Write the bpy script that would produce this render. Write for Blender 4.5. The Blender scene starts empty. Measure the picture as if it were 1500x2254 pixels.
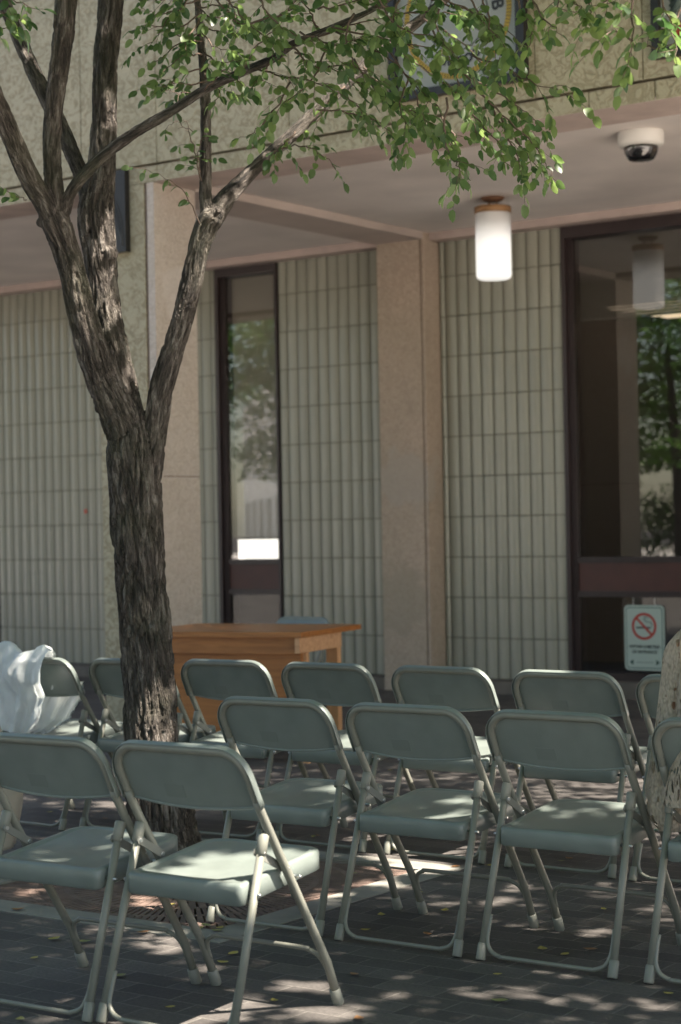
import bpy, bmesh, math, random
import numpy as np
from mathutils import Vector, Matrix, noise
S = bpy.context.scene
COL = S.collection
PI = math.pi
rnd = random.Random(7)

# ------------------------------------------------------------------ camera, sky, sun, exposure
CAM_H, PITCH, ROLL, PHI, FPX = 1.34834, 0.00720, -0.01889, 0.620255, 4111.58
cd = bpy.data.cameras.new('camera'); cam = bpy.data.objects.new('camera', cd); COL.objects.link(cam); S.camera = cam
r0 = Vector((1, 0, 0)); u0 = Vector((0, -math.sin(PITCH), math.cos(PITCH))); fw = Vector((0, math.cos(PITCH), math.sin(PITCH)))
cr = r0*math.cos(ROLL) + u0*math.sin(ROLL); cu = -r0*math.sin(ROLL) + u0*math.cos(ROLL)
cam.matrix_world = Matrix.Translation((0, 0, CAM_H)) @ Matrix((cr, cu, -fw)).transposed().to_4x4()
cd.sensor_fit = 'VERTICAL'; cd.sensor_height = 36.0; cd.sensor_width = 24.0
cd.lens = FPX/2254*36
cd.clip_end = 1000; cd.clip_start = 0.05
cd.dof.use_dof = True; cd.dof.focus_distance = 6.35; cd.dof.aperture_fstop = 3.6; cd.dof.aperture_blades = 0

SUN_EL, SUN_AZ = math.radians(56), math.radians(117)       # azimuth clockwise from +Y
w = bpy.data.worlds.new('World'); S.world = w; w.use_nodes = True
nt = w.node_tree; bg = nt.nodes['Background']
sky = nt.nodes.new('ShaderNodeTexSky'); sky.sky_type = 'NISHITA'; sky.sun_disc = False
sky.sun_elevation = SUN_EL; sky.sun_rotation = SUN_AZ
nt.links.new(sky.outputs[0], bg.inputs[0]); bg.inputs[1].default_value = 0.068
sd = bpy.data.lights.new('sun', 'SUN'); sd.energy = 5.0; sd.angle = math.radians(0.53); sd.color = (1, .97, .93)
sun = bpy.data.objects.new('sun', sd); COL.objects.link(sun)
SV = Vector((math.cos(SUN_EL)*math.sin(SUN_AZ), math.cos(SUN_EL)*math.cos(SUN_AZ), math.sin(SUN_EL)))
sun.rotation_euler = SV.to_track_quat('Z', 'Y').to_euler()
S.view_settings.view_transform = 'Standard'; S.view_settings.look = 'None'
S.view_settings.exposure = 2.05; S.view_settings.use_white_balance = True; S.view_settings.white_balance_temperature = 7250; S.view_settings.white_balance_tint = 12; S.view_settings.gamma = 1.0
S.render.resolution_x = 681; S.render.resolution_y = 1024
S.render.engine = 'CYCLES'
S.cycles.use_denoising = True
S.cycles.max_bounces = 8; S.cycles.transparent_max_bounces = 12

# ------------------------------------------------------------------ frames
A = Vector((math.cos(PHI), -math.sin(PHI), 0)); D = Vector((math.sin(PHI), math.cos(PHI), 0)); Z = Vector((0, 0, 1))
def UV(u, v, z=0): return A*u + D*v + Z*z
ROTB = -PHI
def pix(px, py, Y):
    """world point on the sight line through photo pixel (px,py) at forward distance Y"""
    d = fw + cr*((px-750)/FPX) - cu*((py-1127)/FPX)
    return Vector((0, 0, CAM_H)) + d*(Y/d.y)
def toPix(P):
    q = P - Vector((0, 0, CAM_H)); z = q.dot(fw)
    return 750+FPX*q.dot(cr)/z, 1127-FPX*q.dot(cu)/z, z

# ------------------------------------------------------------------ materials
def newmat(name):
    m = bpy.data.materials.new(name); m.use_nodes = True
    return m, m.node_tree, m.node_tree.nodes['Principled BSDF']
def plain(name, col, rough=.6, metal=0, bump=0, bscale=60, var=0, vscale=4, coat=0, spec=.5):
    m, t, p = newmat(name)
    p.inputs['Roughness'].default_value = rough; p.inputs['Metallic'].default_value = metal
    p.inputs['Coat Weight'].default_value = coat; p.inputs['Specular IOR Level'].default_value = spec
    N = t.nodes; L = t.links
    tc = N.new('ShaderNodeTexCoord')
    if var:
        n = N.new('ShaderNodeTexNoise'); n.inputs['Scale'].default_value = vscale; n.inputs['Detail'].default_value = 6
        L.new(tc.outputs['Object'], n.inputs['Vector'])
        r = N.new('ShaderNodeMapRange'); r.inputs[1].default_value = .3; r.inputs[2].default_value = .7
        r.inputs[3].default_value = 1-var; r.inputs[4].default_value = 1+var
        L.new(n.outputs['Fac'], r.inputs[0])
        mx = N.new('ShaderNodeMix'); mx.data_type = 'RGBA'; mx.blend_type = 'MULTIPLY'; mx.inputs[0].default_value = 1
        mx.inputs[6].default_value = (*col, 1)
        L.new(r.outputs[0], mx.inputs[7]); L.new(mx.outputs[2], p.inputs['Base Color'])
        r2 = N.new('ShaderNodeMapRange'); r2.inputs[3].default_value = max(0, rough-.1); r2.inputs[4].default_value = min(1, rough+.12)
        L.new(n.outputs['Fac'], r2.inputs[0]); L.new(r2.outputs[0], p.inputs['Roughness'])
    else:
        p.inputs['Base Color'].default_value = (*col, 1)
    if bump:
        n = N.new('ShaderNodeTexNoise'); n.inputs['Scale'].default_value = bscale; n.inputs['Detail'].default_value = 4
        L.new(tc.outputs['Object'], n.inputs['Vector'])
        b = N.new('ShaderNodeBump'); b.inputs['Strength'].default_value = bump; b.inputs['Distance'].default_value = .004
        L.new(n.outputs['Fac'], b.inputs['Height']); L.new(b.outputs[0], p.inputs['Normal'])
    return m
def ramp(N, stops):
    r = N.new('ShaderNodeValToRGB'); e = r.color_ramp.elements
    while len(e) < len(stops): e.new(.5)
    for q, (pos, c) in zip(e, stops): q.position = pos; q.color = (*c, 1) if len(c) == 3 else c
    return r
def stone(name, base, dark, tint=None, wscale=13, lines=.55, stains=()):
    """cast panels with a worm-like relief"""
    m, t, p = newmat(name); N = t.nodes; L = t.links
    tc = N.new('ShaderNodeTexCoord')
    n1 = N.new('ShaderNodeTexNoise'); n1.inputs['Scale'].default_value = wscale; n1.inputs['Detail'].default_value = 1.5; n1.inputs['Distortion'].default_value = 1.6
    L.new(tc.outputs['Object'], n1.inputs['Vector'])
    r = ramp(N, [(0, (0, 0, 0)), (.44, (0, 0, 0)), (.49, (1, 1, 1)), (.53, (1, 1, 1)), (.58, (0, 0, 0)), (1, (0, 0, 0))])
    L.new(n1.outputs['Fac'], r.inputs[0])
    n2 = N.new('ShaderNodeTexNoise'); n2.inputs['Scale'].default_value = 1.1; n2.inputs['Detail'].default_value = 5
    L.new(tc.outputs['Object'], n2.inputs['Vector'])
    n3 = N.new('ShaderNodeTexNoise'); n3.inputs['Scale'].default_value = 160; n3.inputs['Detail'].default_value = 3
    L.new(tc.outputs['Object'], n3.inputs['Vector'])
    mx = N.new('ShaderNodeMix'); mx.data_type = 'RGBA'; mx.inputs[6].default_value = (*base, 1); mx.inputs[7].default_value = (*dark, 1)
    mul = N.new('ShaderNodeMath'); mul.operation = 'MULTIPLY'; mul.inputs[1].default_value = lines
    L.new(r.outputs[0], mul.inputs[0]); L.new(mul.outputs[0], mx.inputs[0])
    mr = N.new('ShaderNodeMapRange'); mr.inputs[1].default_value = .35; mr.inputs[2].default_value = .65; mr.inputs[3].default_value = 0; mr.inputs[4].default_value = .8
    L.new(n2.outputs['Fac'], mr.inputs[0])
    m2 = N.new('ShaderNodeMix'); m2.data_type = 'RGBA'; m2.inputs[7].default_value = (*(tint or dark), 1)
    mm = N.new('ShaderNodeMath'); mm.operation = 'MULTIPLY'; mm.inputs[1].default_value = .45
    L.new(mr.outputs[0], mm.inputs[0]); L.new(mm.outputs[0], m2.inputs[0]); L.new(mx.outputs[2], m2.inputs[6])
    m3 = N.new('ShaderNodeMix'); m3.data_type = 'RGBA'; m3.blend_type = 'MULTIPLY'; m3.inputs[0].default_value = 1
    m4 = N.new('ShaderNodeMapRange'); m4.inputs[1].default_value = .3; m4.inputs[2].default_value = .7; m4.inputs[3].default_value = .82; m4.inputs[4].default_value = 1.12
    L.new(n3.outputs['Fac'], m4.inputs[0]); L.new(m2.outputs[2], m3.inputs[6]); L.new(m4.outputs[0], m3.inputs[7])
    col_out = m3.outputs[2]
    for (c_, rad_, scol, amt) in stains:
        vd = N.new('ShaderNodeVectorMath'); vd.operation = 'DISTANCE'; vd.inputs[1].default_value = c_
        wn = N.new('ShaderNodeTexNoise'); wn.inputs['Scale'].default_value = 1.6/rad_; wn.inputs['Detail'].default_value = 4; L.new(tc.outputs['Object'], wn.inputs['Vector'])
        vm = N.new('ShaderNodeMix'); vm.data_type = 'VECTOR'; vm.inputs[0].default_value = 0
        L.new(tc.outputs['Object'], vd.inputs[0])
        q = N.new('ShaderNodeMath'); q.operation = 'MULTIPLY_ADD'; q.inputs[1].default_value = rad_*1.6; L.new(wn.outputs['Fac'], q.inputs[0]); L.new(vd.outputs['Value'], q.inputs[2])
        k_ = N.new('ShaderNodeMapRange'); k_.interpolation_type = 'SMOOTHSTEP'; k_.inputs[1].default_value = rad_*1.75; k_.inputs[2].default_value = rad_*1.45; k_.inputs[3].default_value = 0; k_.inputs[4].default_value = amt
        L.new(q.outputs[0], k_.inputs[0]); sm = N.new('ShaderNodeMix'); sm.data_type = 'RGBA'; sm.inputs[7].default_value = (*scol, 1); L.new(k_.outputs[0], sm.inputs[0]); L.new(col_out, sm.inputs[6]); col_out = sm.outputs[2]
    L.new(col_out, p.inputs['Base Color']); p.inputs['Roughness'].default_value = .9
    ad = N.new('ShaderNodeMath'); ad.operation = 'MULTIPLY_ADD'; ad.inputs[1].default_value = -1; L.new(r.outputs[0], ad.inputs[0]); L.new(n3.outputs['Fac'], ad.inputs[2])
    b = N.new('ShaderNodeBump'); b.inputs['Strength'].default_value = .5; b.inputs['Distance'].default_value = .006
    L.new(ad.outputs[0], b.inputs['Height']); L.new(b.outputs[0], p.inputs['Normal'])
    return m
def wood(name, c1, c2, axis='X'):
    m, t, p = newmat(name); N = t.nodes; L = t.links
    tc = N.new('ShaderNodeTexCoord'); mp = N.new('ShaderNodeMapping')
    mp.inputs['Scale'].default_value = (1.2, 14, 14) if axis == 'X' else (14, 14, 1.2)
    L.new(tc.outputs['Object'], mp.inputs[0])
    n = N.new('ShaderNodeTexNoise'); n.inputs['Scale'].default_value = 3; n.inputs['Detail'].default_value = 8; n.inputs['Distortion'].default_value = .6
    L.new(mp.outputs[0], n.inputs['Vector'])
    r = ramp(N, [(.3, c2), (.55, c1), (.7, tuple(x*1.12 for x in c1))]); L.new(n.outputs['Fac'], r.inputs[0])
    L.new(r.outputs[0], p.inputs['Base Color']); p.inputs['Roughness'].default_value = .38
    return m
def glassmat(name, tint=(.86, .87, .86), ior=2.0):
    m = bpy.data.materials.new(name); m.use_nodes = True; t = m.node_tree; t.nodes.clear(); N = t.nodes; L = t.links
    o = N.new('ShaderNodeOutputMaterial'); mx = N.new('ShaderNodeMixShader'); f = N.new('ShaderNodeFresnel'); f.inputs[0].default_value = ior
    tr = N.new('ShaderNodeBsdfTransparent'); tr.inputs[0].default_value = (*tint, 1)
    g = N.new('ShaderNodeBsdfGlossy'); g.inputs['Roughness'].default_value = .01
    ge = N.new('ShaderNodeNewGeometry'); iv = N.new('ShaderNodeMath'); iv.operation = 'MULTIPLY_ADD'; iv.inputs[1].default_value = 1/ior-ior; iv.inputs[2].default_value = ior
    L.new(ge.outputs['Backfacing'], iv.inputs[0]); L.new(iv.outputs[0], f.inputs[0])
    L.new(f.outputs[0], mx.inputs[0]); L.new(tr.outputs[0], mx.inputs[1]); L.new(g.outputs[0], mx.inputs[2]); L.new(mx.outputs[0], o.inputs[0])
    return m
def emit(name, col, st):
    m, t, p = newmat(name); p.inputs['Base Color'].default_value = (*col, 1)
    p.inputs['Emission Color'].default_value = (*col, 1); p.inputs['Emission Strength'].default_value = st
    return m
def leafmat(name, cA, cB, trans=.45):
    m = bpy.data.materials.new(name); m.use_nodes = True; t = m.node_tree; N = t.nodes; L = t.links; p = N['Principled BSDF']
    at = N.new('ShaderNodeAttribute'); at.attribute_name = 'tone'
    r = ramp(N, [(0, cA), (1, cB)]); L.new(at.outputs['Fac'], r.inputs[0])
    L.new(r.outputs[0], p.inputs['Base Color']); p.inputs['Roughness'].default_value = .42
    tl = N.new('ShaderNodeBsdfTranslucent'); hs = N.new('ShaderNodeHueSaturation'); hs.inputs['Value'].default_value = 2.6; hs.inputs['Saturation'].default_value = 1.08; hs.inputs['Hue'].default_value = .485
    L.new(r.outputs[0], hs.inputs['Color']); L.new(hs.outputs[0], tl.inputs[0])
    mx = N.new('ShaderNodeMixShader'); mx.inputs[0].default_value = trans
    L.new(p.outputs[0], mx.inputs[1]); L.new(tl.outputs[0], mx.inputs[2]); L.new(mx.outputs[0], N['Material Output'].inputs[0])
    return m

# ------------------------------------------------------------------ mesh helpers
def obj(name, bm, mat=None, parent=None, loc=(0, 0, 0), rz=0, smooth=False, bevel=0, M=None, keepn=False):
    if isinstance(bm, bmesh.types.BMesh):
        me = bpy.data.meshes.new(name)
        if bevel:
            bmesh.ops.bevel(bm, geom=[e for e in bm.edges if e.calc_face_angle(0) > .5], offset=bevel, segments=2, profile=.7, affect='EDGES', clamp_overlap=True)
        if not keepn: bmesh.ops.recalc_face_normals(bm, faces=bm.faces)
        bm.to_mesh(me); bm.free()
    else: me = bm
    for m in (mat if isinstance(mat, (list, tuple)) else [mat]):
        if m: me.materials.append(m)
    if smooth: me.polygons.foreach_set('use_smooth', [True]*len(me.polygons))
    o = bpy.data.objects.new(name, me); COL.objects.link(o)
    if parent: o.parent = parent
    o.location = loc; o.rotation_euler = (0, 0, rz)
    return o
def tag(o, label=None, cat=None, group=None, kind=None):
    if label: o['label'] = label
    if cat: o['category'] = cat
    if group: o['group'] = group
    if kind: o['kind'] = kind
    return o
def thing(name, label, cat, loc=(0, 0, 0), rz=0, group=None):
    o = bpy.data.objects.new(name, None); COL.objects.link(o); o.location = loc; o.rotation_euler = (0, 0, rz)
    o.empty_display_size = .1
    return tag(o, label, cat, group)
def box(bm, x0, x1, y0, y1, z0, z1, mi=0, skew=None):
    vs = [bm.verts.new((x, y, z)) for x in (x0, x1) for y in (y0, y1) for z in (z0, z1)]
    q = [(0, 1, 3, 2), (4, 6, 7, 5), (0, 4, 5, 1), (2, 3, 7, 6), (0, 2, 6, 4), (1, 5, 7, 3)]
    fs = [bm.faces.new([vs[i] for i in f]) for f in q]
    for f in fs: f.material_index = mi
    return vs
def B(*boxes):
    bm = bmesh.new()
    for b in boxes: box(bm, *b)
    return bm
def tube(bm, pts, rad, seg=10, caps=True, mi=0):
    pts = [Vector(p) for p in pts]; n = len(pts)
    rad = rad if hasattr(rad, '__len__') else [rad]*n
    t0 = (pts[1]-pts[0]).normalized()
    up = Vector((0, 0, 1)) if abs(t0.z) < .9 else Vector((1, 0, 0))
    nx = t0.cross(up).normalized(); rings = []
    for i, p in enumerate(pts):
        t = (pts[min(i+1, n-1)]-pts[max(i-1, 0)]).normalized()
        nx = (nx - t*nx.dot(t)).normalized(); ny = t.cross(nx)
        rings.append([bm.verts.new(p+(nx*math.cos(2*PI*k/seg)+ny*math.sin(2*PI*k/seg))*rad[i]) for k in range(seg)])
    for a, b in zip(rings, rings[1:]):
        for k in range(seg):
            f = bm.faces.new((a[k], a[(k+1) % seg], b[(k+1) % seg], b[k])); f.smooth = True; f.material_index = mi
    if caps: bm.faces.new(rings[0][::-1]); bm.faces.new(rings[-1])
    return rings
def lathe(bm, prof, cx=0, cy=0, seg=32, mi=0):
    rings = []
    for r, z in prof: rings.append([bm.verts.new((cx+r*math.cos(2*PI*k/seg), cy+r*math.sin(2*PI*k/seg), z)) for k in range(seg)] if r > 1e-6 else [bm.verts.new((cx, cy, z))])
    for a, b in zip(rings, rings[1:]):
        for k in range(seg):
            k2 = (k+1) % seg
            if len(a) == 1 and len(b) == 1: continue
            if len(a) == 1: f = bm.faces.new((a[0], b[k], b[k2]))
            elif len(b) == 1: f = bm.faces.new((a[k], a[k2], b[0]))
            else: f = bm.faces.new((a[k], a[k2], b[k2], b[k]))
            f.smooth = True; f.material_index = mi
def smoothpath(pts, n=6):
    """Catmull-Rom through points (any dimension)"""
    P = [np.array(p, float) for p in pts]; out = []
    for i in range(len(P)-1):
        p0 = P[i-1] if i else 2*P[0]-P[1]; p1 = P[i]; p2 = P[i+1]; p3 = P[i+2] if i+2 < len(P) else 2*P[-1]-P[-2]
        for k in range(n):
            t = k/n; out.append(.5*((2*p1)+(-p0+p2)*t+(2*p0-5*p1+4*p2-p3)*t*t+(-p0+3*p1-3*p2+p3)*t**3))
    out.append(P[-1]); return out
def text_bm(s, size, mat=None, extrude=.0006, align='CENTER', bold=0.0, space=1.0):
    c = bpy.data.curves.new('t', 'FONT'); c.body = s; c.size = size; c.align_x = align; c.align_y = 'CENTER'; c.extrude = extrude; c.offset = bold; c.space_character = space
    o = bpy.data.objects.new('t', c); COL.objects.link(o)
    dg = bpy.context.evaluated_depsgraph_get(); me = bpy.data.meshes.new_from_object(o.evaluated_get(dg))
    bpy.data.objects.remove(o); bpy.data.curves.remove(c)
    bm = bmesh.new(); bm.from_mesh(me); bpy.data.meshes.remove(me)
    return bm
def join(bm, other, M=Matrix(), mi=0):
    me = bpy.data.meshes.new('j'); other.to_mesh(me); other.free(); me.transform(M)
    n = len(bm.faces); bm.from_mesh(me); bpy.data.meshes.remove(me); bm.faces.ensure_lookup_table()
    for f in bm.faces[n:]: f.material_index = mi

# ------------------------------------------------------------------ ground
def paver_mat():
    m, t, p = newmat('dark_pavers'); N = t.nodes; L = t.links
    tc = N.new('ShaderNodeTexCoord')
    nd = N.new('ShaderNodeTexNoise'); nd.inputs['Scale'].default_value = 9; L.new(tc.outputs['Object'], nd.inputs['Vector'])
    mxv = N.new('ShaderNodeMix'); mxv.data_type = 'VECTOR'; mxv.inputs[0].default_value = .012
    L.new(tc.outputs['Object'], mxv.inputs[4]); L.new(nd.outputs['Color'], mxv.inputs[5])
    br = N.new('ShaderNodeTexBrick'); br.inputs['Scale'].default_value = 1; br.inputs['Brick Width'].default_value = .205; br.inputs['Row Height'].default_value = .103
    br.inputs['Mortar Size'].default_value = .003; br.inputs['Mortar Smooth'].default_value = .25; br.inputs['Bias'].default_value = 0
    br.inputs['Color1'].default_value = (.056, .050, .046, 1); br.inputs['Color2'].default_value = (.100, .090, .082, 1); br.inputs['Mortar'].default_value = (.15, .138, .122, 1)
    L.new(mxv.outputs[1], br.inputs['Vector'])
    n = N.new('ShaderNodeTexNoise'); n.inputs['Scale'].default_value = 1.6; n.inputs['Detail'].default_value = 8; n.inputs['Roughness'].default_value = .7; L.new(tc.outputs['Object'], n.inputs['Vector'])
    mr = N.new('ShaderNodeMapRange'); mr.inputs[1].default_value = .3; mr.inputs[2].default_value = .7; mr.inputs[3].default_value = .65; mr.inputs[4].default_value = 1.25; L.new(n.outputs['Fac'], mr.inputs[0])
    n2 = N.new('ShaderNodeTexNoise'); n2.inputs['Scale'].default_value = 90; n2.inputs['Detail'].default_value = 6; L.new(tc.outputs['Object'], n2.inputs['Vector'])
    mr2 = N.new('ShaderNodeMapRange'); mr2.inputs[1].default_value = .25; mr2.inputs[2].default_value = .75; mr2.inputs[3].default_value = .7; mr2.inputs[4].default_value = 1.25; L.new(n2.outputs['Fac'], mr2.inputs[0])
    a1 = N.new('ShaderNodeMix'); a1.data_type = 'RGBA'; a1.blend_type = 'MULTIPLY'; a1.inputs[0].default_value = 1; L.new(br.outputs['Color'], a1.inputs[6]); L.new(mr.outputs[0], a1.inputs[7])
    a2 = N.new('ShaderNodeMix'); a2.data_type = 'RGBA'; a2.blend_type = 'MULTIPLY'; a2.inputs[0].default_value = 1; L.new(a1.outputs[2], a2.inputs[6]); L.new(mr2.outputs[0], a2.inputs[7])
    L.new(a2.outputs[2], p.inputs['Base Color']); p.inputs['Roughness'].default_value = .75
    h = N.new('ShaderNodeMath'); h.operation = 'MULTIPLY_ADD'; h.inputs[1].default_value = -1.0; L.new(br.outputs['Fac'], h.inputs[0]); 
    h2 = N.new('ShaderNodeMath'); h2.operation = 'MULTIPLY'; h2.inputs[1].default_value = .5; L.new(n2.outputs['Fac'], h2.inputs[0]); L.new(h2.outputs[0], h.inputs[2])
    b = N.new('ShaderNodeBump'); b.inputs['Strength'].default_value = .7; b.inputs['Distance'].default_value = .006; L.new(h.outputs[0], b.inputs['Height']); L.new(b.outputs[0], p.inputs['Normal'])
    return m
PV = paver_mat()
GU0, GU1, GV0, GV1 = -5.24, -4.02, 4.845, 6.08      # grate opening
def sheet_with_hole(R, u0, u1, v0, v1, z=0):
    bm = bmesh.new()
    xs = [-R, u0, u1, R]; ys = [-R, v0, v1, R]
    g = [[bm.verts.new((x, y, z)) for y in ys] for x in xs]
    for i in range(3):
        for j in range(3):
            if (i, j) != (1, 1): bm.faces.new((g[i][j], g[i+1][j], g[i+1][j+1], g[i][j+1]))
    return bm
bw = .15
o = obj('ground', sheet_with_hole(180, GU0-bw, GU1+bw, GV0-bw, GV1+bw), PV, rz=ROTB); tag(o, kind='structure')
bm = bmesh.new()
def polysheet(bm, pts, z):
    bm.faces.new([bm.verts.new((u, v, z)) for u, v in pts])
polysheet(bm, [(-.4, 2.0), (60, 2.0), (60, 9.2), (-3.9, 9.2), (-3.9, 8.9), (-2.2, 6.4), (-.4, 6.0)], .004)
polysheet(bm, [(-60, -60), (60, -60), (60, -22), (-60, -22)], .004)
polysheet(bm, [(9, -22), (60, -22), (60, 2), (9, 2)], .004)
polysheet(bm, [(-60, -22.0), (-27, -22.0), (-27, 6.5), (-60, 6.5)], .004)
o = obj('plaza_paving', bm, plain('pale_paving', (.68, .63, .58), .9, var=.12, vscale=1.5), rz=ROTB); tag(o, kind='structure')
conc = plain('border_concrete', (.22, .212, .185), .85, bump=.5, bscale=120, var=.18, vscale=7)
o = obj('kerb_strip', B((GU0-bw, GU1+bw, GV0-bw, GV0-.012, -.05, .003), (GU0-bw, GU1+bw, GV1+.012, GV1+bw, -.05, .003), (GU0-bw, GU0-.012, GV0-.012, GV1+.012, -.05, .003), (GU1+.012, GU1+bw, GV0-.012, GV1+.012, -.05, .003)), conc, rz=ROTB, bevel=.004)
tag(o, kind='structure')
soil = plain('soil', (.045, .032, .024), .95, bump=1, bscale=80, var=.4, vscale=30)
o = obj('soil', B((GU0-.03, GU1+.03, GV0-.03, GV1+.03, -.09, -.045)), soil, rz=ROTB); tag(o, kind='structure')

# tree grate: two halves with radial slots, as real openings
rust = plain('rusty_iron', (.145, .098, .078), .8, bump=.6, bscale=150, var=.35, vscale=12)
def grate_mesh(side):
    gc = Vector(((GU0+GU1)/2, (GV0+GV1)/2)); H = .60
    bm = bmesh.new()
    n = 72; rings = [.20, .235, .30, .315, .38, .395, .46, .475, .54, .555, .60]
    # polar grid clipped to the square: radial slots every second sector, bars between
    def P(ang, r, z):
        c, s = math.cos(ang), math.sin(ang); k = H/max(abs(c), abs(s)); rr = r
        lim = k
        return (c*min(rr, lim), s*min(rr, lim), z)
    fills = []
    def quad(a0, a1, r0_, r1_):
        am = (a0+a1)/2; k = H/max(abs(math.cos(am)), abs(math.sin(am)))
        if r0_ >= k-1e-4: return
        t = [bm.verts.new(P(a, r, 0)) for a, r in ((a0, r0_), (a1, r0_), (a1, r1_), (a0, r1_))]
        b = [bm.verts.new(P(a, r, -.02)) for a, r in ((a0, r0_), (a1, r0_), (a1, r1_), (a0, r1_))]
        try:
            bm.faces.new(t)
            for i in range(4): bm.faces.new((t[i], b[i], b[(i+1) % 4], t[(i+1) % 4]))
        except Exception: pass
    rr = [.19, .225, .33, .355, .46, .485, .59, .615, .72, .745, .86]
    for i in range(n):
        a0 = 2*PI*i/n; a1 = 2*PI*(i+1)/n; am = (a0+a1)/2
        if (math.cos(am) > 0) != (side > 0): continue
        for k in range(len(rr)-1):
            r0_, r1_ = rr[k], rr[k+1]
            if k % 2 == 0: quad(a0, a1, r0_, r1_)            # solid ring
            else:
                rm = (r0_+r1_)/2; sub = 1 if rm < .42 else 2
                for q in range(sub):
                    b0 = a0+(a1-a0)*q/sub; b1 = a0+(a1-a0)*(q+1)/sub; hw = .0042/rm
                    bmid = (b0+b1)/2
                    quad(b0, bmid-hw, r0_, r1_); quad(bmid+hw, b1, r0_, r1_)
    # rim bars
    x0, x1 = (0.004, H+.012) if side > 0 else (-H-.012, -.004)
    box(bm, x0, x1, H-.004, H+.012, -.03, .001); box(bm, x0, x1, -H-.012, -H+.004, -.03, .001)
    xo = H if side > 0 else -H-.0
    box(bm, xo-.004 if side > 0 else xo-.012, xo+.012 if side > 0 else xo+.004, -H+.004, H-.004, -.03, .001)
    return bm
gr = thing('tree_grate', 'rust brown square iron grate with radial slots around the tree trunk', 'tree grate', UV((GU0+GU1)/2, (GV0+GV1)/2, -.004), ROTB)
for s in (1, -1): obj('grate_panel', grate_mesh(s), rust, gr)

# ------------------------------------------------------------------ building
FAC = stone('carved_stone_olive', (.45, .40, .285), (.25, .205, .125), (.33, .30, .195), wscale=11, lines=.7)
PINK = stone('carved_stone_pink', (.60, .53, .47), (.44, .36, .29), (.55, .45, .37), wscale=15, lines=.55, stains=[((-8.147, 9.63, .64), .085, (.36, .24, .17), .75), ((-8.147, 9.6, 2.95), .22, (.66, .60, .56), .5)])
PINK2 = stone('pillar_stone_brown', (.50, .395, .315), (.37, .28, .21), (.33, .295, .22), wscale=15, lines=.5, stains=[((-8.33, 12.604, 1.70), .30, (.42, .37, .32), .6), ((-8.42, 12.604, .75), .32, (.33, .285, .215), .5)])
PLAS = plain('soffit_plaster', (.78, .71, .67), .9, bump=.15, bscale=30, var=.11, vscale=1.6)
STRIP = plain('soffit_border', (.50, .40, .36), .9, bump=.3, bscale=60, var=.12, vscale=5)
GROOVE = plain('groove_dark', (.17, .115, .09), .9)
FRAME = plain('bronze_frame', (.030, .018, .018), .4, var=.15, vscale=8)
FRAMEB = plain('black_frame', (.012, .011, .011), .45)
REDP = plain('oxblood_panel', (.075, .028, .022), .5, var=.15, vscale=6)
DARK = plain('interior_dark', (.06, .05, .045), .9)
PLINTH = plain('plinth_concrete', (.15, .13, .11), .9, bump=.5, bscale=60, var=.25, vscale=5)
GLASS = glassmat('window_glass')
BLIND = plain('blind_slats', (.62, .54, .45), .6)
BLIND_SHADED = plain('blind_slats_shaded', (.16, .14, .12), .6)  # darker copy of the slats, interior shade put into its colour
def tile_mat():
    m, t, p = newmat('glazed_tile'); N = t.nodes; L = t.links
    tc = N.new('ShaderNodeTexCoord')
    n = N.new('ShaderNodeAttribute'); n.attribute_name = 'tone'
    r = ramp(N, [(0, (.265, .265, .215)), (.5, (.315, .312, .255)), (1, (.36, .355, .29))]); L.new(n.outputs['Fac'], r.inputs[0])
    L.new(r.outputs[0], p.inputs['Base Color']); p.inputs['Roughness'].default_value = .21; p.inputs['Specular IOR Level'].default_value = .5
    n2 = N.new('ShaderNodeTexNoise'); n2.inputs['Scale'].default_value = 14; n2.inputs['Detail'].default_value = 3; L.new(tc.outputs['Object'], n2.inputs['Vector'])
    b = N.new('ShaderNodeBump'); b.inputs['Strength'].default_value = .25; b.inputs['Distance'].default_value = .01; L.new(n2.outputs['Fac'], b.inputs['Height']); L.new(b.outputs[0], p.inputs['Normal'])
    return m
TILE = tile_mat(); GROUT = plain('tile_grout', (.14, .132, .10), .9)

bld = thing('building', 'low stone faced building with overhanging upper storey and ribbed tile walls', 'building', (0, 0, 0), ROTB)
def part(name, bm, mat, parent=bld, **k): return obj(name, bm, mat, parent, **k)
VO, VB = 9.345, 12.84; ZS = 3.645; ZC = 3.695; TOP = 5.3
# upper facade: big panels with open joints, dark backing behind the joints
seams = [-15.5, -13.3, -11.1, -8.79, -8.113, -7.014, -6.26, -5.251, -4.574, -3.47, -2.37, -1.2, 0.2, 1.6, 3]
bm = bmesh.new()
j = .004
zr = [3.765, 5.05, TOP]
for a, b in zip(seams, seams[1:]):
    for z0, z1 in zip(zr, zr[1:]): box(bm, a+j, b-j, VO, VO+.08, z0+(.004 if z0 > 4 else .006), z1-.004)
part('upper_wall', bm, FAC, bevel=.005)
low = [-15.5, -12.9, -10.6, -8.113, -6.9, -5.95, -4.91, -4.504, -3.3, -2.1, -.9, .9, 3]
bm = bmesh.new()
for a, b in zip(low, low[1:]): box(bm, a+j, b-j, VO, VO+.08, ZS+.002, 3.752)
part('lower_band', bm, FAC, bevel=.004)
part('wall_core', B((-15.5, 3, VO+.06, VO+.4, ZS+.012, TOP), (-15.5, 3, VO+.4, VB+6, ZC+.03, TOP)), GROOVE)
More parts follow.
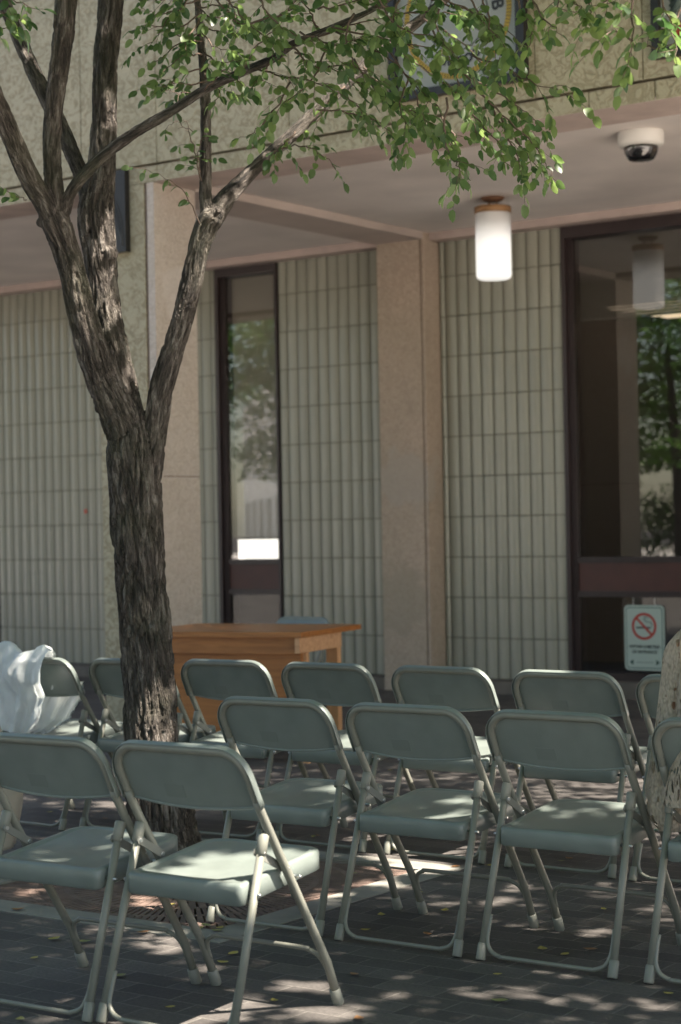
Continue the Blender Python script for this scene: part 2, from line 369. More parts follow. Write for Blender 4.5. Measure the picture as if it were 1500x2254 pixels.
# soffit: border strip, groove, ceiling
part('soffit_border', B((-8.14, 3, VO+.002, VO+.405, ZS-.0, ZS+.02), (-15.5, -8.66, VO+.002, VO+.405, ZS-.0, ZS+.02)), STRIP, bevel=.004)
part('groove', B((-8.14, 3, VO+.405, VO+.435, ZS+.012, ZS+.06), (-15.5, -8.66, VO+.405, VO+.435, ZS+.012, ZS+.06)), GROOVE)
part('ceiling', B((-8.14, 3, VO+.435, VB+.1, ZC, ZC+.03), (-15.5, -8.60, VO+.435, VB+.1, ZC, ZC+.03)), PLAS)
part('beam', B((-8.597, -8.142, VO+.425, 12.604, 3.638, ZC+.02)), plain('beam_plaster', (.52, .435, .39), .9, var=.08, vscale=3), bevel=.005)
part('header', B((-8.13, 3, VB-.16, VB+.1, 3.633, ZC-.001), (-15.5, -8.60, VB-.16, VB+.1, 3.633, ZC-.001)), STRIP, bevel=.004)
# outer pillar: olive carved front, pink side with corner reveal
def pillar(u0, u1, v0, v1, zt, front, side, name, lab=None):
    bm = bmesh.new()
    # front slab, reveal, corner strip / side
    box(bm, u0, u1-.085, v0, v0+.05, 0, zt, 0)
    box(bm, u1-.085, u1-.060, v0+.012, v0+.05, 0, zt, 2)
    box(bm, u1-.060, u1, v0, v0+.05, 0, zt, 1)
    box(bm, u0, u1, v0+.05, v1, 1.700, zt, 1); box(bm, u0, u1, v0+.05, v1, 0, 1.694, 1)
    box(bm, u0+.004, u1-.004, v0+.052, v1-.002, 1.69, 1.705, 2)
    return part(name, bm, [front, side, GROOVE], bevel=0)
for k, u in enumerate((-8.65, -4.10+1.6, 3.0, -14.8)):
    if k in (1,): continue
    pillar(u, u+.503, VO+.001, 9.77, ZS-.001, FAC, PINK, 'pillar')
bm = bmesh.new()
box(bm, -8.592, -8.175, 12.604, 12.66, 0, 3.71, 0); box(bm, -8.175, -8.160, 12.616, 12.66, 0, 3.71, 1); box(bm, -8.160, -8.136, 12.604, 12.66, 0, 3.71, 0)
box(bm, -8.592, -8.136, 12.66, 12.90, 0, 3.71, 0)
part('wall_pillar', bm, [PINK2, GROOVE], bevel=.003)
# ribbed tile walls
TW, TH, Z0T = .1085, .3245, .1015
def tilewall(ua, ub, phase, name='tiled_wall'):
    bm = bmesh.new(); g = .0056; tl_ = bm.verts.layers.float.new('tone')
    u = phase
    while u < ub-.01:
        a = max(u, ua)+g; b = min(u+TW, ub)-g
        if b-a > .012:
            for k in range(11):
                z0 = Z0T+k*TH+.0042; z1 = Z0T+(k+1)*TH-.0042
                if k == 10: z1 = 3.632
                n = 6; cols = []
                jit = rnd.uniform(-.0010, .0010); rnd_t = rnd.random()
                for i in range(n+1):
                    t = i/n; x = a+(b-a)*t; y = VB-.015*(1-(2*t-1)**2)**.75-.010+jit+(rnd_t-.5)*.001
                    cols.append([bm.verts.new((x, y, z0)), bm.verts.new((x, y, z1))]+[bm.verts.new((x, y, z0)), bm.verts.new((x, VB+.004, z0)), bm.verts.new((x, y, z1)), bm.verts.new((x, VB+.004, z1))])
                for c, d_ in zip(cols, cols[1:]):
                    f = bm.faces.new((c[0], d_[0], d_[1], c[1])); f.smooth = True
                    bm.faces.new((c[2], c[3], d_[3], d_[2])); bm.faces.new((c[4], d_[4], d_[5], c[5]))
                tn = min(1, max(0, rnd.gauss(.5, .12)))
                for c in cols:
                    for v_ in c: v_[tl_] = tn
                for c in (cols[0], cols[-1]):
                    x_, y_ = c[0].co.x, c[0].co.y
                    bm.faces.new([bm.verts.new(q_) for q_ in ((x_, y_, z0), (x_, y_, z1), (x_, VB+.004, z1), (x_, VB+.004, z0))])
        u += TW
    o = part(name, bm, TILE, keepn=True)
    part('grout', B((ua, ub, VB-.007, VB+.06, .10, 3.634)), GROUT, o)
    return o
tilewall(-8.136, -7.003, -8.19)
tilewall(-9.788, -8.592, -9.80)
tilewall(-13.245, -10.476, -13.255)
part('plinth', B((-13.245, -10.476, 12.64, VB+.06, 0, .098), (-9.788, -8.594, 12.64, VB+.06, 0, .098), (-8.134, -7.003, 12.64, VB+.06, 0, .098), (-6.998, -3.5, 12.70, VB+.06, 0, .12), (-10.474, -9.79, 12.70, VB+.06, 0, .12)), PLINTH, bevel=.006)
part('back_wall', B((-15.5, -13.4, VB, VB+.1, 0, 3.63), (-3.55, 3, VB, VB+.1, 0, 3.63)), PINK2)
bm = bmesh.new(); box(bm, -12.098, -12.068, VB-.024, VB-.019, 1.505, 1.545); st = tag(obj('sticker', bm, plain('sticker_red', (.5, .06, .03), .5), None, rz=ROTB), 'tiny red sticker on the ribbed tile wall left of the trunk', 'sticker')
# windows: frame > pane, blind, spandrel panel
def window(u0, u1, zb, fl, fr, ft, blind_z, blindmat, rec):
    f = bmesh.new()
    yf = VB-.035; yb = VB+.14
    zt = 3.631
    box(f, u0, u0+fl*.45, yf, yb, zb, zt); box(f, u0+fl*.45, u0+fl*.8, yf+.03, yb, zb, zt-.04); box(f, u0+fl*.8, u0+fl, yf+.04, yb, zb, zt-.06)
    box(f, u1-fr, u1, yf, yb, zb, zt)
    box(f, u0+fl*.45, u1-fr, yf+.001, yb-.001, zt-ft, zt-.001)
    for z0, z1 in ((1.022, 1.068), (.760, .806), (zb, zb+.06)): box(f, u0+fl, u1-fr, yf+.041, yb-.002, z0, z1)
    fo = part('window', f, FRAME, bevel=.003)
    gi = u0+fl; go = u1-fr
    part('pane', B((gi, go, VB+.03, VB+.036, 1.068, zt-ft)), GLASS, fo)
    part('pane', B((gi, go, VB+.03, VB+.036, zb+.06, .760)), GLASS, fo)
    part('spandrel_panel', B((gi, go, VB+.02, VB+.05, .806, 1.022)), REDP, fo)
    bm = bmesh.new(); z = zt-ft-.01
    while z > blind_z:
        vs = [bm.verts.new(c) for c in ((gi+.01, VB+.110, z), (go-.01, VB+.110, z), (go-.01, VB+.103, z-.0215), (gi+.01, VB+.103, z-.0215))]
        bm.faces.new(vs); z -= .0225
    for uu in (gi+.06, (gi+go)/2, go-.06): box(bm, uu, uu+.002, VB+.108, VB+.110, blind_z, zt-ft)
    box(bm, gi+.01, go-.01, VB+.098, VB+.12, blind_z-.02, blind_z)
    part('blind', bm, blindmat, fo)
    return fo
window(-10.475, -9.789, .12, .078, .024, .070, 1.26, BLIND, .1)
window(-7.002, -3.55, .12, .078, .06, .09, 2.92, BLIND_SHADED, .1)
# rooms behind the glass
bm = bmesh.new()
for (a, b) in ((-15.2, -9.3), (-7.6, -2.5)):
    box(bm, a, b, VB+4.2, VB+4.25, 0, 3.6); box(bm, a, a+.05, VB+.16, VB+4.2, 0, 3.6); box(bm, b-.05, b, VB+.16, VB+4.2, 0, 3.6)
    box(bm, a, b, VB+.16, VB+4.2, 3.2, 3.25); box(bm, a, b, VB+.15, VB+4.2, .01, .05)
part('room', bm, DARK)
part('far_window', B((-15.0, -11.5, VB+4.1, VB+4.15, .97, 1.9)), emit('window_daylight_glow', (1, 1, 1), .55))  # the pane's own glow stands in for daylight from outside
lightm = emit('fluorescent_panel', (1, .80, .60), .30)
bm = bmesh.new()
for k in range(5): box(bm, -7.4+k*.02, -5.9-k*.04, VB+1.5+k*.22, VB+1.64+k*.22, 3.15-.0*k, 3.17)
part('ceiling_light', bm, lightm)

# ceiling lamp
brass = plain('brown_brass', (.30, .16, .07), .45, metal=.3, var=.2, vscale=20)
rustm = plain('mount_rust', (.13, .06, .03), .7)
def opal():
    m, t, p = newmat('opal_glass'); N = t.nodes; L = t.links
    p.inputs['Base Color'].default_value = (.85, .85, .84, 1); p.inputs['Roughness'].default_value = .25
    p.inputs['Subsurface Weight'].default_value = 0
    tc = N.new('ShaderNodeTexCoord'); sp = N.new('ShaderNodeSeparateXYZ'); L.new(tc.outputs['Object'], sp.inputs[0])
    mr = N.new('ShaderNodeMapRange'); mr.interpolation_type = 'SMOOTHSTEP'
    mr.inputs[1].default_value = -.14; mr.inputs[2].default_value = -.38; mr.inputs[3].default_value = .01; mr.inputs[4].default_value = .20
    L.new(sp.outputs[2], mr.inputs[0]); L.new(mr.outputs[0], p.inputs['Emission Strength'])
    p.inputs['Emission Color'].default_value = (.93, .97, 1, 1)
    return m
lp = UV(-6.90, 11.62, ZC)
lamp = thing('ceiling_lamp', 'lit white glass cylinder lamp with brass cap hanging below the overhang', 'lamp', lp, ROTB)
bm = bmesh.new(); lathe(bm, [(0, 0), (.085, 0), (.085, -.012), (.06, -.03), (0, -.032)]); obj('mount', bm, rustm, lamp)
bm = bmesh.new(); tube(bm, [(-.03, 0, -.03), (-.03, 0, -.075)], .006); tube(bm, [(.035, 0, -.03), (.035, 0, -.075)], .006); obj('hanger_rod', bm, rustm, lamp)
bm = bmesh.new(); lathe(bm, [(0, -.07), (.13, -.07), (.134, -.078), (.134, -.115), (.125, -.12), (0, -.12)], seg=48); obj('lamp_cap', bm, brass, lamp)
bm = bmesh.new(); lathe(bm, [(.1, -.115), (.128, -.118), (.128, -.56), (.122, -.582), (.105, -.592), (0, -.594)], seg=48); obj('lamp_shade', bm, opal(), lamp)
# dome camera
dc = thing('security_camera', 'white dome security camera with smoked glass fixed under the overhang', 'camera', UV(-5.05, 10.27, ZC), ROTB)
white = plain('white_plastic', (.72, .70, .66), .4, var=.04)
bm = bmesh.new(); lathe(bm, [(0, 0), (.137, 0), (.14, -.01), (.14, -.07), (.132, -.085), (.10, -.092), (0, -.09)], seg=48); obj('housing', bm, white, dc)
bm = bmesh.new(); lathe(bm, [(.104, -.088), (.104, -.10), (.100, -.125), (.088, -.152), (.078, -.166), (.074, -.168), (0, -.17)], seg=48)
obj('dome', bm, plain('smoked_dome', (.008, .008, .009), .06, spec=.9, coat=.6), dc)

# framed posters on the upper wall
def poster(u0, u1, z0, z1, label, seal):
    t = thing('framed_poster', label, 'poster', UV(u0, VO, z0), ROTB); W = u1-u0; H = z1-z0
    f = bmesh.new(); fl, fr, fb = .045, .055, .05
    box(f, 0, fl, -.055, -.001, 0, H); box(f, W-fr, W, -.055, -.001, 0, H); box(f, fl, W-fr, -.055, -.001, 0, fb); box(f, fl, W-fr, -.055, -.001, H-fb, H)
    obj('frame', f, FRAMEB, t, bevel=.003)
    obj('backing', B((fl, W-fr, -.018, -.002, fb, H-fb)), plain('poster_board', (.28, .295, .28), .5, var=.05), t)
    black = FRAMEB; yel = plain('poster_yellow', (.42, .27, .03), .5); red = plain('poster_red', (.30, .06, .03), .5)
    cx, cz, Rr = W/2+.0, fb+.40, .36
    def ring(ra, rb, a0, a1, mat, nm, y=-.0195, n=60):
        bm = bmesh.new(); vs = []
        for i in range(n+1):
            a = a0+(a1-a0)*i/n
            vs.append([bm.verts.new((cx+r*math.cos(a), yy, cz+r*math.sin(a))) for r, yy in ((ra, y), (rb, y), (rb, y+.001), (ra, y+.001))])
        for p_, q_ in zip(vs, vs[1:]):
            for k in range(4): bm.faces.new((p_[k], q_[k], q_[(k+1) % 4], p_[(k+1) % 4]))
        return obj(nm, bm, mat, t)
    if seal:
        ring(.335, .37, 0, 2*PI, yel, 'yellow_ring'); ring(.205, .212, 0, 2*PI, black, 'inner_ring')
        bm = bmesh.new()
        for i in range(110):
            a = 2*PI*i/110; c = Vector((cx+.3525*math.cos(a), -.0212, cz+.3525*math.sin(a)))
            tb = bmesh.new(); box(tb, -.0165, .0165, 0, .001, -.0016, .0016); join(bm, tb, Matrix.Translation(c) @ Matrix.Rotation(-a, 4, 'Y'))
        obj('ring_ticks', bm, FRAMEB, t)
        bm = bmesh.new()
        for ch, a in (('O', 20), ('B', 4), ('o', -62), ('o', -74), ('a', -88), ('n', -100), ('n', -112)):
            a = math.radians(a); c = Vector((cx+.275*math.cos(a), -.0202, cz+.275*math.sin(a)))
            join(bm, text_bm(ch, .11, bold=.003), Matrix.Translation(c) @ Matrix.Rotation(-a+PI/2, 4, 'Y') @ Matrix.Rotation(PI/2, 4, 'X'))
        obj('lettering', bm, black, t)
    else:
        bm = bmesh.new()
        for k in range(5):
            a = .35+k*.25
            tube(bm, [(.10+.0*k, -.020, H*.10+.10+.03*k), (.16+.07*k, -.020, .30+.05*k), (.22+.1*k, -.020, .62)], [.012, .03-.003*k, .004], 4)
        obj('printed_figure', bm, plain('poster_teal', (.05, .08, .07), .6), t)
        bm = bmesh.new(); tube(bm, [(.12, -.020, .12), (.2, -.020, .17), (.28, -.02, .16)], [.03, .035, .01], 5); obj('printed_accent', bm, red, t)
    return t
poster(-6.22, -5.29, 3.875, 5.0, 'black framed poster with a yellow ringed emblem behind the leaves', True)
poster(-4.495, -3.565, 3.862, 5.0, 'black framed poster cut off above the dome camera', False)
# dark banner panel beside the outer pillar face
bp = thing('wall_panel', 'narrow black panel mounted on the stone pillar behind the trunk', 'panel', UV(-8.63, VO, 3.20), ROTB)
obj('board', B((0, .275, -.05, -.002, 0, .548)), FRAMEB, bp, bevel=.004)
bm = bmesh.new()
for k in range(3): tube(bm, smoothpath([(.03+.03*k, -.052, .5), (.12+.03*k, -.053, .36), (.2+.02*k, -.053, .2), (.25, -.052, .04)], 5), .004, 6)
obj('curved_trim', bm, plain('dark_trim', (.05, .05, .05), .4), bp)

# no smoking sign hanging behind the lower pane
sg = thing('no_smoking_sign', 'small white no smoking sign hanging in the lower window pane', 'sign', UV(-6.375, VB+.018, .205), ROTB)
signw = plain('sign_white', (.40, .49, .44), .4); signg = plain('sign_green', (.02, .07, .05), .5); signr = plain('sign_red', (.42, .03, .02), .5)
def rrect(w_, h_, r, y0, y1, z0=0):
    bm = bmesh.new(); pts = []
    for cx_, cz_, a0 in ((w_/2-r, h_-r, 0), (-w_/2+r, h_-r, 90), (-w_/2+r, r, 180), (w_/2-r, r, 270)):
        for k in range(7):
            a = math.radians(a0+15*k); pts.append((cx_+r*math.cos(a), cz_+r*math.sin(a)+z0))
    a = [bm.verts.new((x, y0, z)) for x, z in pts]; b = [bm.verts.new((x, y1, z)) for x, z in pts]
    bm.faces.new(a); bm.faces.new(b[::-1])
    for i in range(len(a)): bm.faces.new((a[i], a[(i+1) % len(a)], b[(i+1) % len(a)], b[i]))
    return bm
SH = .495; SW = .335
obj('sign_plate', rrect(SW, SH, .035, 0, .004), signw, sg)
obj('border_line', rrect(SW-.03, SH-.03, .025, -.0008, -.0002, .015), signg, sg)
obj('sign_face', rrect(SW-.042, SH-.042, .02, -.0016, -.0009, .021), signw, sg)
def annulus(cx, cz, ra, rb, y, n=48):
    bm = bmesh.new(); vs = []
    for i in range(n):
        a = 2*PI*i/n; vs.append([bm.verts.new((cx+r*math.cos(a), yy, cz+r*math.sin(a))) for r, yy in ((ra, y), (rb, y), (rb, y+.0006), (ra, y+.0006))])
    for i in range(n):
        p_, q_ = vs[i], vs[(i+1) % n]
        for k in range(4): bm.faces.new((p_[k], q_[k], q_[(k+1) % 4], p_[(k+1) % 4]))
    return bm
cz = .335
bm = annulus(0, cz, .083, .103, -.0028)
tb = bmesh.new(); box(tb, -.086, .086, 0, .0006, -.009, .009); join(bm, tb, Matrix.Translation((0, -.0036, cz)) @ Matrix.Rotation(math.radians(45), 4, 'Y'))
obj('prohibition_ring', bm, signr, sg)
bm = bmesh.new(); box(bm, -.066, .055, -.0024, -.0018, cz-.016, cz-.004)
tube(bm, smoothpath([(.062, -.0022, cz), (.058, -.0022, cz+.03), (.02, -.0022, cz+.035), (0, -.0022, cz+.055), (.012, -.0022, cz+.072), (.03, -.0022, cz+.06)], 5), .0028, 5)
obj('cigarette_symbol', bm, FRAMEB, sg)
bm = bmesh.new()
RX = Matrix.Rotation(PI/2, 4, 'X')
join(bm, text_bm('WITHIN 8 METRES', .031, bold=.0009), Matrix.Translation((0, -.0024, .180)) @ RX)
join(bm, text_bm('OF ENTRANCE', .031, bold=.0009), Matrix.Translation((0, -.0024, .140)) @ RX)
obj('lettering', bm, FRAMEB, sg)
bm = bmesh.new()
for s in (-1, 1):
    vs = [bm.verts.new((s*.125, -.0024, .062)), bm.verts.new((s*.095, -.0024, .084)), bm.verts.new((s*.095, -.0024, .040))]
    bm.faces.new(vs)
for k in range(-9, 10): box(bm, k*.0075, k*.0075+.004, -.0024, -.0019, .058, .064)
obj('arrows', bm, signg, sg)
bm = bmesh.new()
for s in (-.09, .09): tube(bm, [(s, .002, SH-.02), (s, .002, SH+.055)], .0025, 6)
obj('hook', bm, white, sg)

# ------------------------------------------------------------------ folding chairs
SAGE = plain('sage_paint', (.172, .200, .182), .34, var=.10, vscale=9, bump=.06, bscale=160)
LEG = plain('legs_paint', (.19, .192, .160), .38, var=.06, vscale=20)
CAPM = plain('cap_plastic', (.195, .198, .166), .5)
STEEL = plain('zinc_bolt', (.55, .56, .57), .3, metal=1)
BRK = plain('bracket_paint', (.175, .177, .155), .4)
TP = [(0.012, .492), (.13, .44), (.30, .328), (.42, .25), (.47, .217), (.59, .142), (.66, .104), (.705, .082), (.755, .062)]
def tubey(z):
    for (z0, y0), (z1, y1) in zip(TP, TP[1:]):
        if z <= z1: return y0+(y1-y0)*(z-z0)/(z1-z0)
    return TP[-1][1]
def seat_bm():
    bm = bmesh.new(); y0, y1, hw = .082, .492, .201
    out = []
    def corner(cx, cy, r, a0, n=6): return [(cx+r*math.cos(math.radians(a0+90*k/n)), cy+r*math.sin(math.radians(a0+90*k/n))) for k in range(n+1)]
    def seg(a, b, n): return [(a[0]+(b[0]-a[0])*k/n, a[1]+(b[1]-a[1])*k/n) for k in range(1, n)]
    c1 = corner(hw-.075, y1-.075, .075, 0); c2 = corner(-hw+.075, y1-.075, .075, 90); c3 = corner(-hw+.018, y0+.018, .018, 180, 4); c4 = corner(hw-.018, y0+.018, .018, 270, 4)
    for a, b, n in ((c1, c2, 8), (c2, c3, 8), (c3, c4, 10), (c4, c1, 8)): out += a+seg(a[-1], b[0], n)
    cx, cy = 0, (y0+y1)/2
    def zt(y): return .401+(y-.09)*.118-.02*max(0, (y-.40)/.09)**2*.5
    def ring(ins, dz, bowl=0):
        sc = 1-ins/.2; vs = []
        for x, y in out:
            X = cx+(x-cx)*sc; Y = cy+(y-cy)*(1-ins/.205)
            r2 = (X/.19)**2+((Y-cy-.0)/.19)**2
            vs.append(bm.verts.new((X, Y, zt(Y)+dz-bowl*max(0, 1-r2))))
        return vs
    rs = [ring(.004, -.058), ring(0, -.055), ring(0, -.008), ring(.003, -.002), ring(.008, 0), ring(.020, 0), ring(.026, -.004, .004), ring(.032, -.005, .008), ring(.07, -.005, .009), ring(.12, -.005, .010), ring(.17, -.005, .011)]
    for a, b in zip(rs, rs[1:]):
        n = len(a)
        for i in range(n):
            f = bm.faces.new((a[i], a[(i+1) % n], b[(i+1) % n], b[i])); f.smooth = True
    f = bm.faces.new(rs[-1]); f.smooth = True
    inner = ring(.012, -.055); inner2 = ring(.012, -.014)
    n = len(inner)
    for i in range(n):
        bm.faces.new((rs[0][i], inner[i], inner[(i+1) % n], rs[0][(i+1) % n])); bm.faces.new((inner[i], inner2[i], inner2[(i+1) % n], inner[(i+1) % n]))
    bm.faces.new(inner2)
    return bm
def back_bm():
    bm = bmesh.new()
    hw = .2265; zt, zb = .753, .606; r = .075
    path = [(-hw, zb-.004), (-hw, .63), (-hw, zt-r)]
    path += [(-hw+r-r*math.cos(a), zt-r+r*math.sin(a)) for a in [PI/2*k/7 for k in range(1, 7)]]
    path += [(-hw+r, zt), (-.07, zt), (.07, zt), (hw-r, zt)]
    path += [(hw-r+r*math.sin(a), zt-r+r*math.cos(a)) for a in [PI/2*k/7 for k in range(1, 7)]]
    path += [(hw, zt-r), (hw, .63), (hw, zb-.004)]
    # flange of the pressed pan wrapping outside and in front of the tube
    n = len(path); rings = []
    prof = [(-.016, .0125), (-.002, .0135), (.006, .0135), (.0115, .0115), (.0145, .007), (.0155, .001), (.0158, -.010), (.0150, -.0125), (.0138, -.0125), (.0132, -.010), (.0128, .002), (.010, .008), (.005, .0105), (-.016, .0100)]
    lean = Vector((0, 1, .5)).normalized()
    for i, (x, z) in enumerate(path):
        a = path[max(i-1, 0)]; b = path[min(i+1, n-1)]; t = Vector((b[0]-a[0], 0, b[1]-a[1])).normalized()
        out_ = Vector((-t.z, 0, t.x)); y = tubey(z)
        rings.append([bm.verts.new(Vector((x, y, z))+out_*px_+lean*py_) for px_, py_ in prof])
    m_ = len(prof)
    for a, b in zip(rings, rings[1:]):
        for k in range(m_):
            f = bm.faces.new((a[k], a[(k+1) % m_], b[(k+1) % m_], b[k])); f.smooth = True
    bm.faces.new(rings[0][::-1]); bm.faces.new(rings[-1])
    # pressed panel
    nu, nv = 24, 9
    def P(i, k, off):
        x = -hw+.004+(2*hw-.008)*i/nu; s = x/hw
        ztop = zt-.002
        if abs(x) > hw-r: d_ = abs(x)-(hw-r); ztop = zt-r+math.sqrt(max(0, r*r-d_*d_))-.002
        zbot = .586+.018*s*s
        z = zbot+(ztop-zbot)*k/nv
        fr = 1-(z-.586)/.167
        bul = .016*(1-s*s)*(.15+.85*fr)
        return Vector((x, tubey(z)+.0095-bul+off, z))
    F = [[bm.verts.new(P(i, k, 0)) for k in range(nv+1)] for i in range(nu+1)]
    Bk = [[bm.verts.new(P(i, k, .004)) for k in range(nv+1)] for i in range(nu+1)]
    for i in range(nu):
        for k in range(nv):
            for G in (F, Bk):
                f = bm.faces.new((G[i][k], G[i+1][k], G[i+1][k+1], G[i][k+1])); f.smooth = True
    # rolled lower lip
    lip = [P(i, 0, .002)+Vector((0, -.0015, -.001)) for i in range(nu+1)]
    tube(bm, lip, .0042, 8)
    return bm
def frame_bm():
    hw, r = .2265, .075; zt = .753
    pts = [(-hw, .60), (-hw, .63), (-hw, zt-r)]+[(-hw+r-r*math.cos(a), zt-r+r*math.sin(a)) for a in [PI/2*k/7 for k in range(1, 7)]]+[(-hw+r, zt), (0, zt), (hw-r, zt)]
    pts += [(hw-r+r*math.sin(a), zt-r+r*math.cos(a)) for a in [PI/2*k/7 for k in range(1, 7)]]+[(hw, zt-r), (hw, .63), (hw, .60)]
    bm = bmesh.new(); tube(bm, [(x, tubey(z), z) for x, z in pts], .0118, 14); return bm
def plate_bm():
    bm = bmesh.new()
    for (x, z) in ((-.082, .612), (-.012, .612), (-.012, .650), (-.082, .650)):
        s = x/.2265; fr = 1-(z-.586)/.167
        bm.verts.new((x, tubey(z)+.0095-.016*(1-s*s)*(.15+.85*fr)-.0012, z))
    bm.verts.ensure_lookup_table(); v = bm.verts[:]
    v2 = [bm.verts.new(q.co+Vector((0, .003, 0))) for q in v]
    bm.faces.new(v); bm.faces.new(v2[::-1])
    for i in range(4): bm.faces.new((v[i], v[(i+1) % 4], v2[(i+1) % 4], v2[i]))
    return bm
STICK = plain('sticker', (.160, .186, .169), .5)
def make_chair():
    t = thing('folding_chair', '', 'folding chair')
    s_ = obj('seat', seat_bm(), SAGE, t)
    b_ = obj('backrest', back_bm(), SAGE, t)
    obj('sticker', plate_bm(), STICK, b_); obj('back_frame', frame_bm(), LEG, t)
    for s in (-1, 1):
        bm = bmesh.new(); pts = [(s*(.22+.0065*min(1, z/.4)), y, z) for z, y in TP[:6]]+[(s*.2265, tubey(.62), .62)]
        tube(bm, pts, .0125, 14); g = obj('front_leg', bm, LEG, t)
        bm = bmesh.new(); d_ = (Vector((0, .44, .13))-Vector((0, .492, .012))).normalized(); p0 = Vector((s*.22, .4965, .0))
        tube(bm, [p0, p0+d_*.004, p0+d_*.05, p0+d_*.052], [.0145, .0165, .0158, .0135], 16); obj('foot_cap', bm, CAPM, g)
        bm = bmesh.new(); f0 = Vector((s*.226, 0, .006)); f1 = Vector((s*.217, .165, .52)); tube(bm, [f0, f1], .0115, 14); g = obj('rear_leg', bm, LEG, t)
        dd = (f1-f0).normalized()
        bm = bmesh.new(); tube(bm, [f0-dd*.006, f0-dd*.002, f0+dd*.045, f0+dd*.047], [.0135, .0155, .0148, .0125], 16); obj('foot_cap', bm, CAPM, g)
        bm = bmesh.new(); tube(bm, [f1-dd*.050, f1-dd*.048, f1+dd*.002, f1+dd*.006], [.0122, .0155, .0155, .0125], 16); obj('top_cap', bm, CAPM, g)
        # folding link
        bm = bmesh.new(); p = Vector((s*.203, .150, .478)); q = Vector((s*.209, .250, .424)); dr = (q-p).normalized(); up = Vector((0, -dr.z, dr.y))
        vs = []
        for c, wd in ((p-dr*.012, .006), (p-dr*.006, .011), (q+dr*.006, .011), (q+dr*.012, .006)):
            vs.append([bm.verts.new(c+up*wd+Vector((dx, 0, 0))) for dx in (0, s*.004)]+[bm.verts.new(c-up*wd+Vector((dx, 0, 0))) for dx in (s*.004, 0)])
        for a, b in zip(vs, vs[1:]):
            for k in range(4): bm.faces.new((a[k], a[(k+1) % 4], b[(k+1) % 4], b[k]))
        bm.faces.new(vs[0]); bm.faces.new(vs[-1][::-1])
        g = obj('folding_link', bm, BRK, t)
        bm = bmesh.new()
        for (c, rr) in ((p, .006), (q, .006)): tube(bm, [c-Vector((s*.003, 0, 0)), c+Vector((s*.022, 0, 0)), c+Vector((s*.030, 0, 0))], [rr, rr*.7, rr*.5], 10)
        for (yy, zz) in ((.118, .372), (.30, .392)): tube(bm, [(s*.198, yy, zz), (s*.236, yy, zz), (s*.240, yy, zz)], [.005, .005, .003], 10)
        obj('bolt', bm, STEEL, t)
    for (pts, nm) in (([(-.2135, .462, .085), (-.211, .446, .118), (-.198, .432, .147), (-.17, .424, .162), (-.14, .421, .166), (.14, .421, .166), (.17, .424, .162), (.198, .432, .147), (.211, .446, .118), (.2135, .462, .085)], 'front_stretcher'),
                      ([(-.2125, .046, .135), (-.2135, .028, .085), (-.210, .016, .055), (-.195, .010, .030), (-.165, .006, .018), (-.13, .005, .016), (.13, .005, .016), (.165, .006, .018), (.195, .010, .030), (.210, .016, .055), (.2135, .028, .085), (.2125, .046, .135)], 'rear_stretcher')):
        bm = bmesh.new(); tube(bm, smoothpath(pts, 4), .0068, 10); obj(nm, bm, LEG, t)
    return t
def dup(root, loc, rz):
    r = root.copy(); COL.objects.link(r); r.location = loc; r.rotation_euler = (0, 0, rz)
    for ch in list(root.children):
        c = ch.copy(); COL.objects.link(c); c.parent = r
        for g in ch.children:
            d_ = g.copy(); COL.objects.link(d_); d_.parent = c
    return r
CH = [  # u, v, turn, label, group
 (-3.793, 3.746, -.038, 'nearest row folding chair cut off by the lower left corner of the view', 'f'),
 (-3.303, 3.773, -.012, 'front folding chair with the brightest sunlit seat, its back overlapping the tree trunk', 'f'),
 (-3.874, 4.934, -.023, 'folding chair standing partly on the iron tree grate, right of the trunk', 'm'),
 (-3.332, 4.927, -.001, 'folding chair with leaf shaped light spots on its seat, just right of the grate', 'm'),
 (-2.795, 4.928, -.003, 'folding chair with an almost fully shaded seat, left of the person in crochet', 'm'),
 (-2.226, 4.936, -.030, 'folding chair on which the person in the crochet cardigan is sitting', 'm'),
 (-6.149, 6.102, .038, 'folding chair with the white garment draped over its back', 'b'),
 (-5.643, 6.172, -.022, 'folding chair half hidden behind the tree trunk', 'b'),
 (-5.187, 6.288, -.048, 'folding chair in front of the wooden desk, just right of the trunk', 'b'),
 (-4.648, 6.301, .006, 'folding chair in front of the open right end of the desk', 'b'),
 (-4.087, 6.318, -.002, 'folding chair with the white sunlit seat in front of the brown wall pillar', 'b'),
 (-3.508, 6.307, .001, 'back row folding chair in front of the ribbed tiles beside the big window', 'b'),
 (-2.965, 6.295, .021, 'back row folding chair partly hidden by the cardigan sleeve below the sign', 'b'),
 (-7.12, 9.62, PI+.10, 'folding chair behind the desk facing the rows, only its back top showing', None),
]
GRP = {'f': 'folding chairs in the nearest row', 'm': 'folding chairs in the middle row', 'b': 'folding chairs in the back row'}
proto = make_chair(); chairs = []
for i, (u, v, t, lab, g) in enumerate(CH):
    o = proto if i == 0 else dup(proto, (0, 0, 0), 0)
    o.location = UV(u, v, .001); o.rotation_euler = (0, 0, ROTB-t)
    o['label'] = lab; o['category'] = 'folding chair'
    if 'group' in o: del o['group']
    if g: o['group'] = GRP[g]
    chairs.append(o)

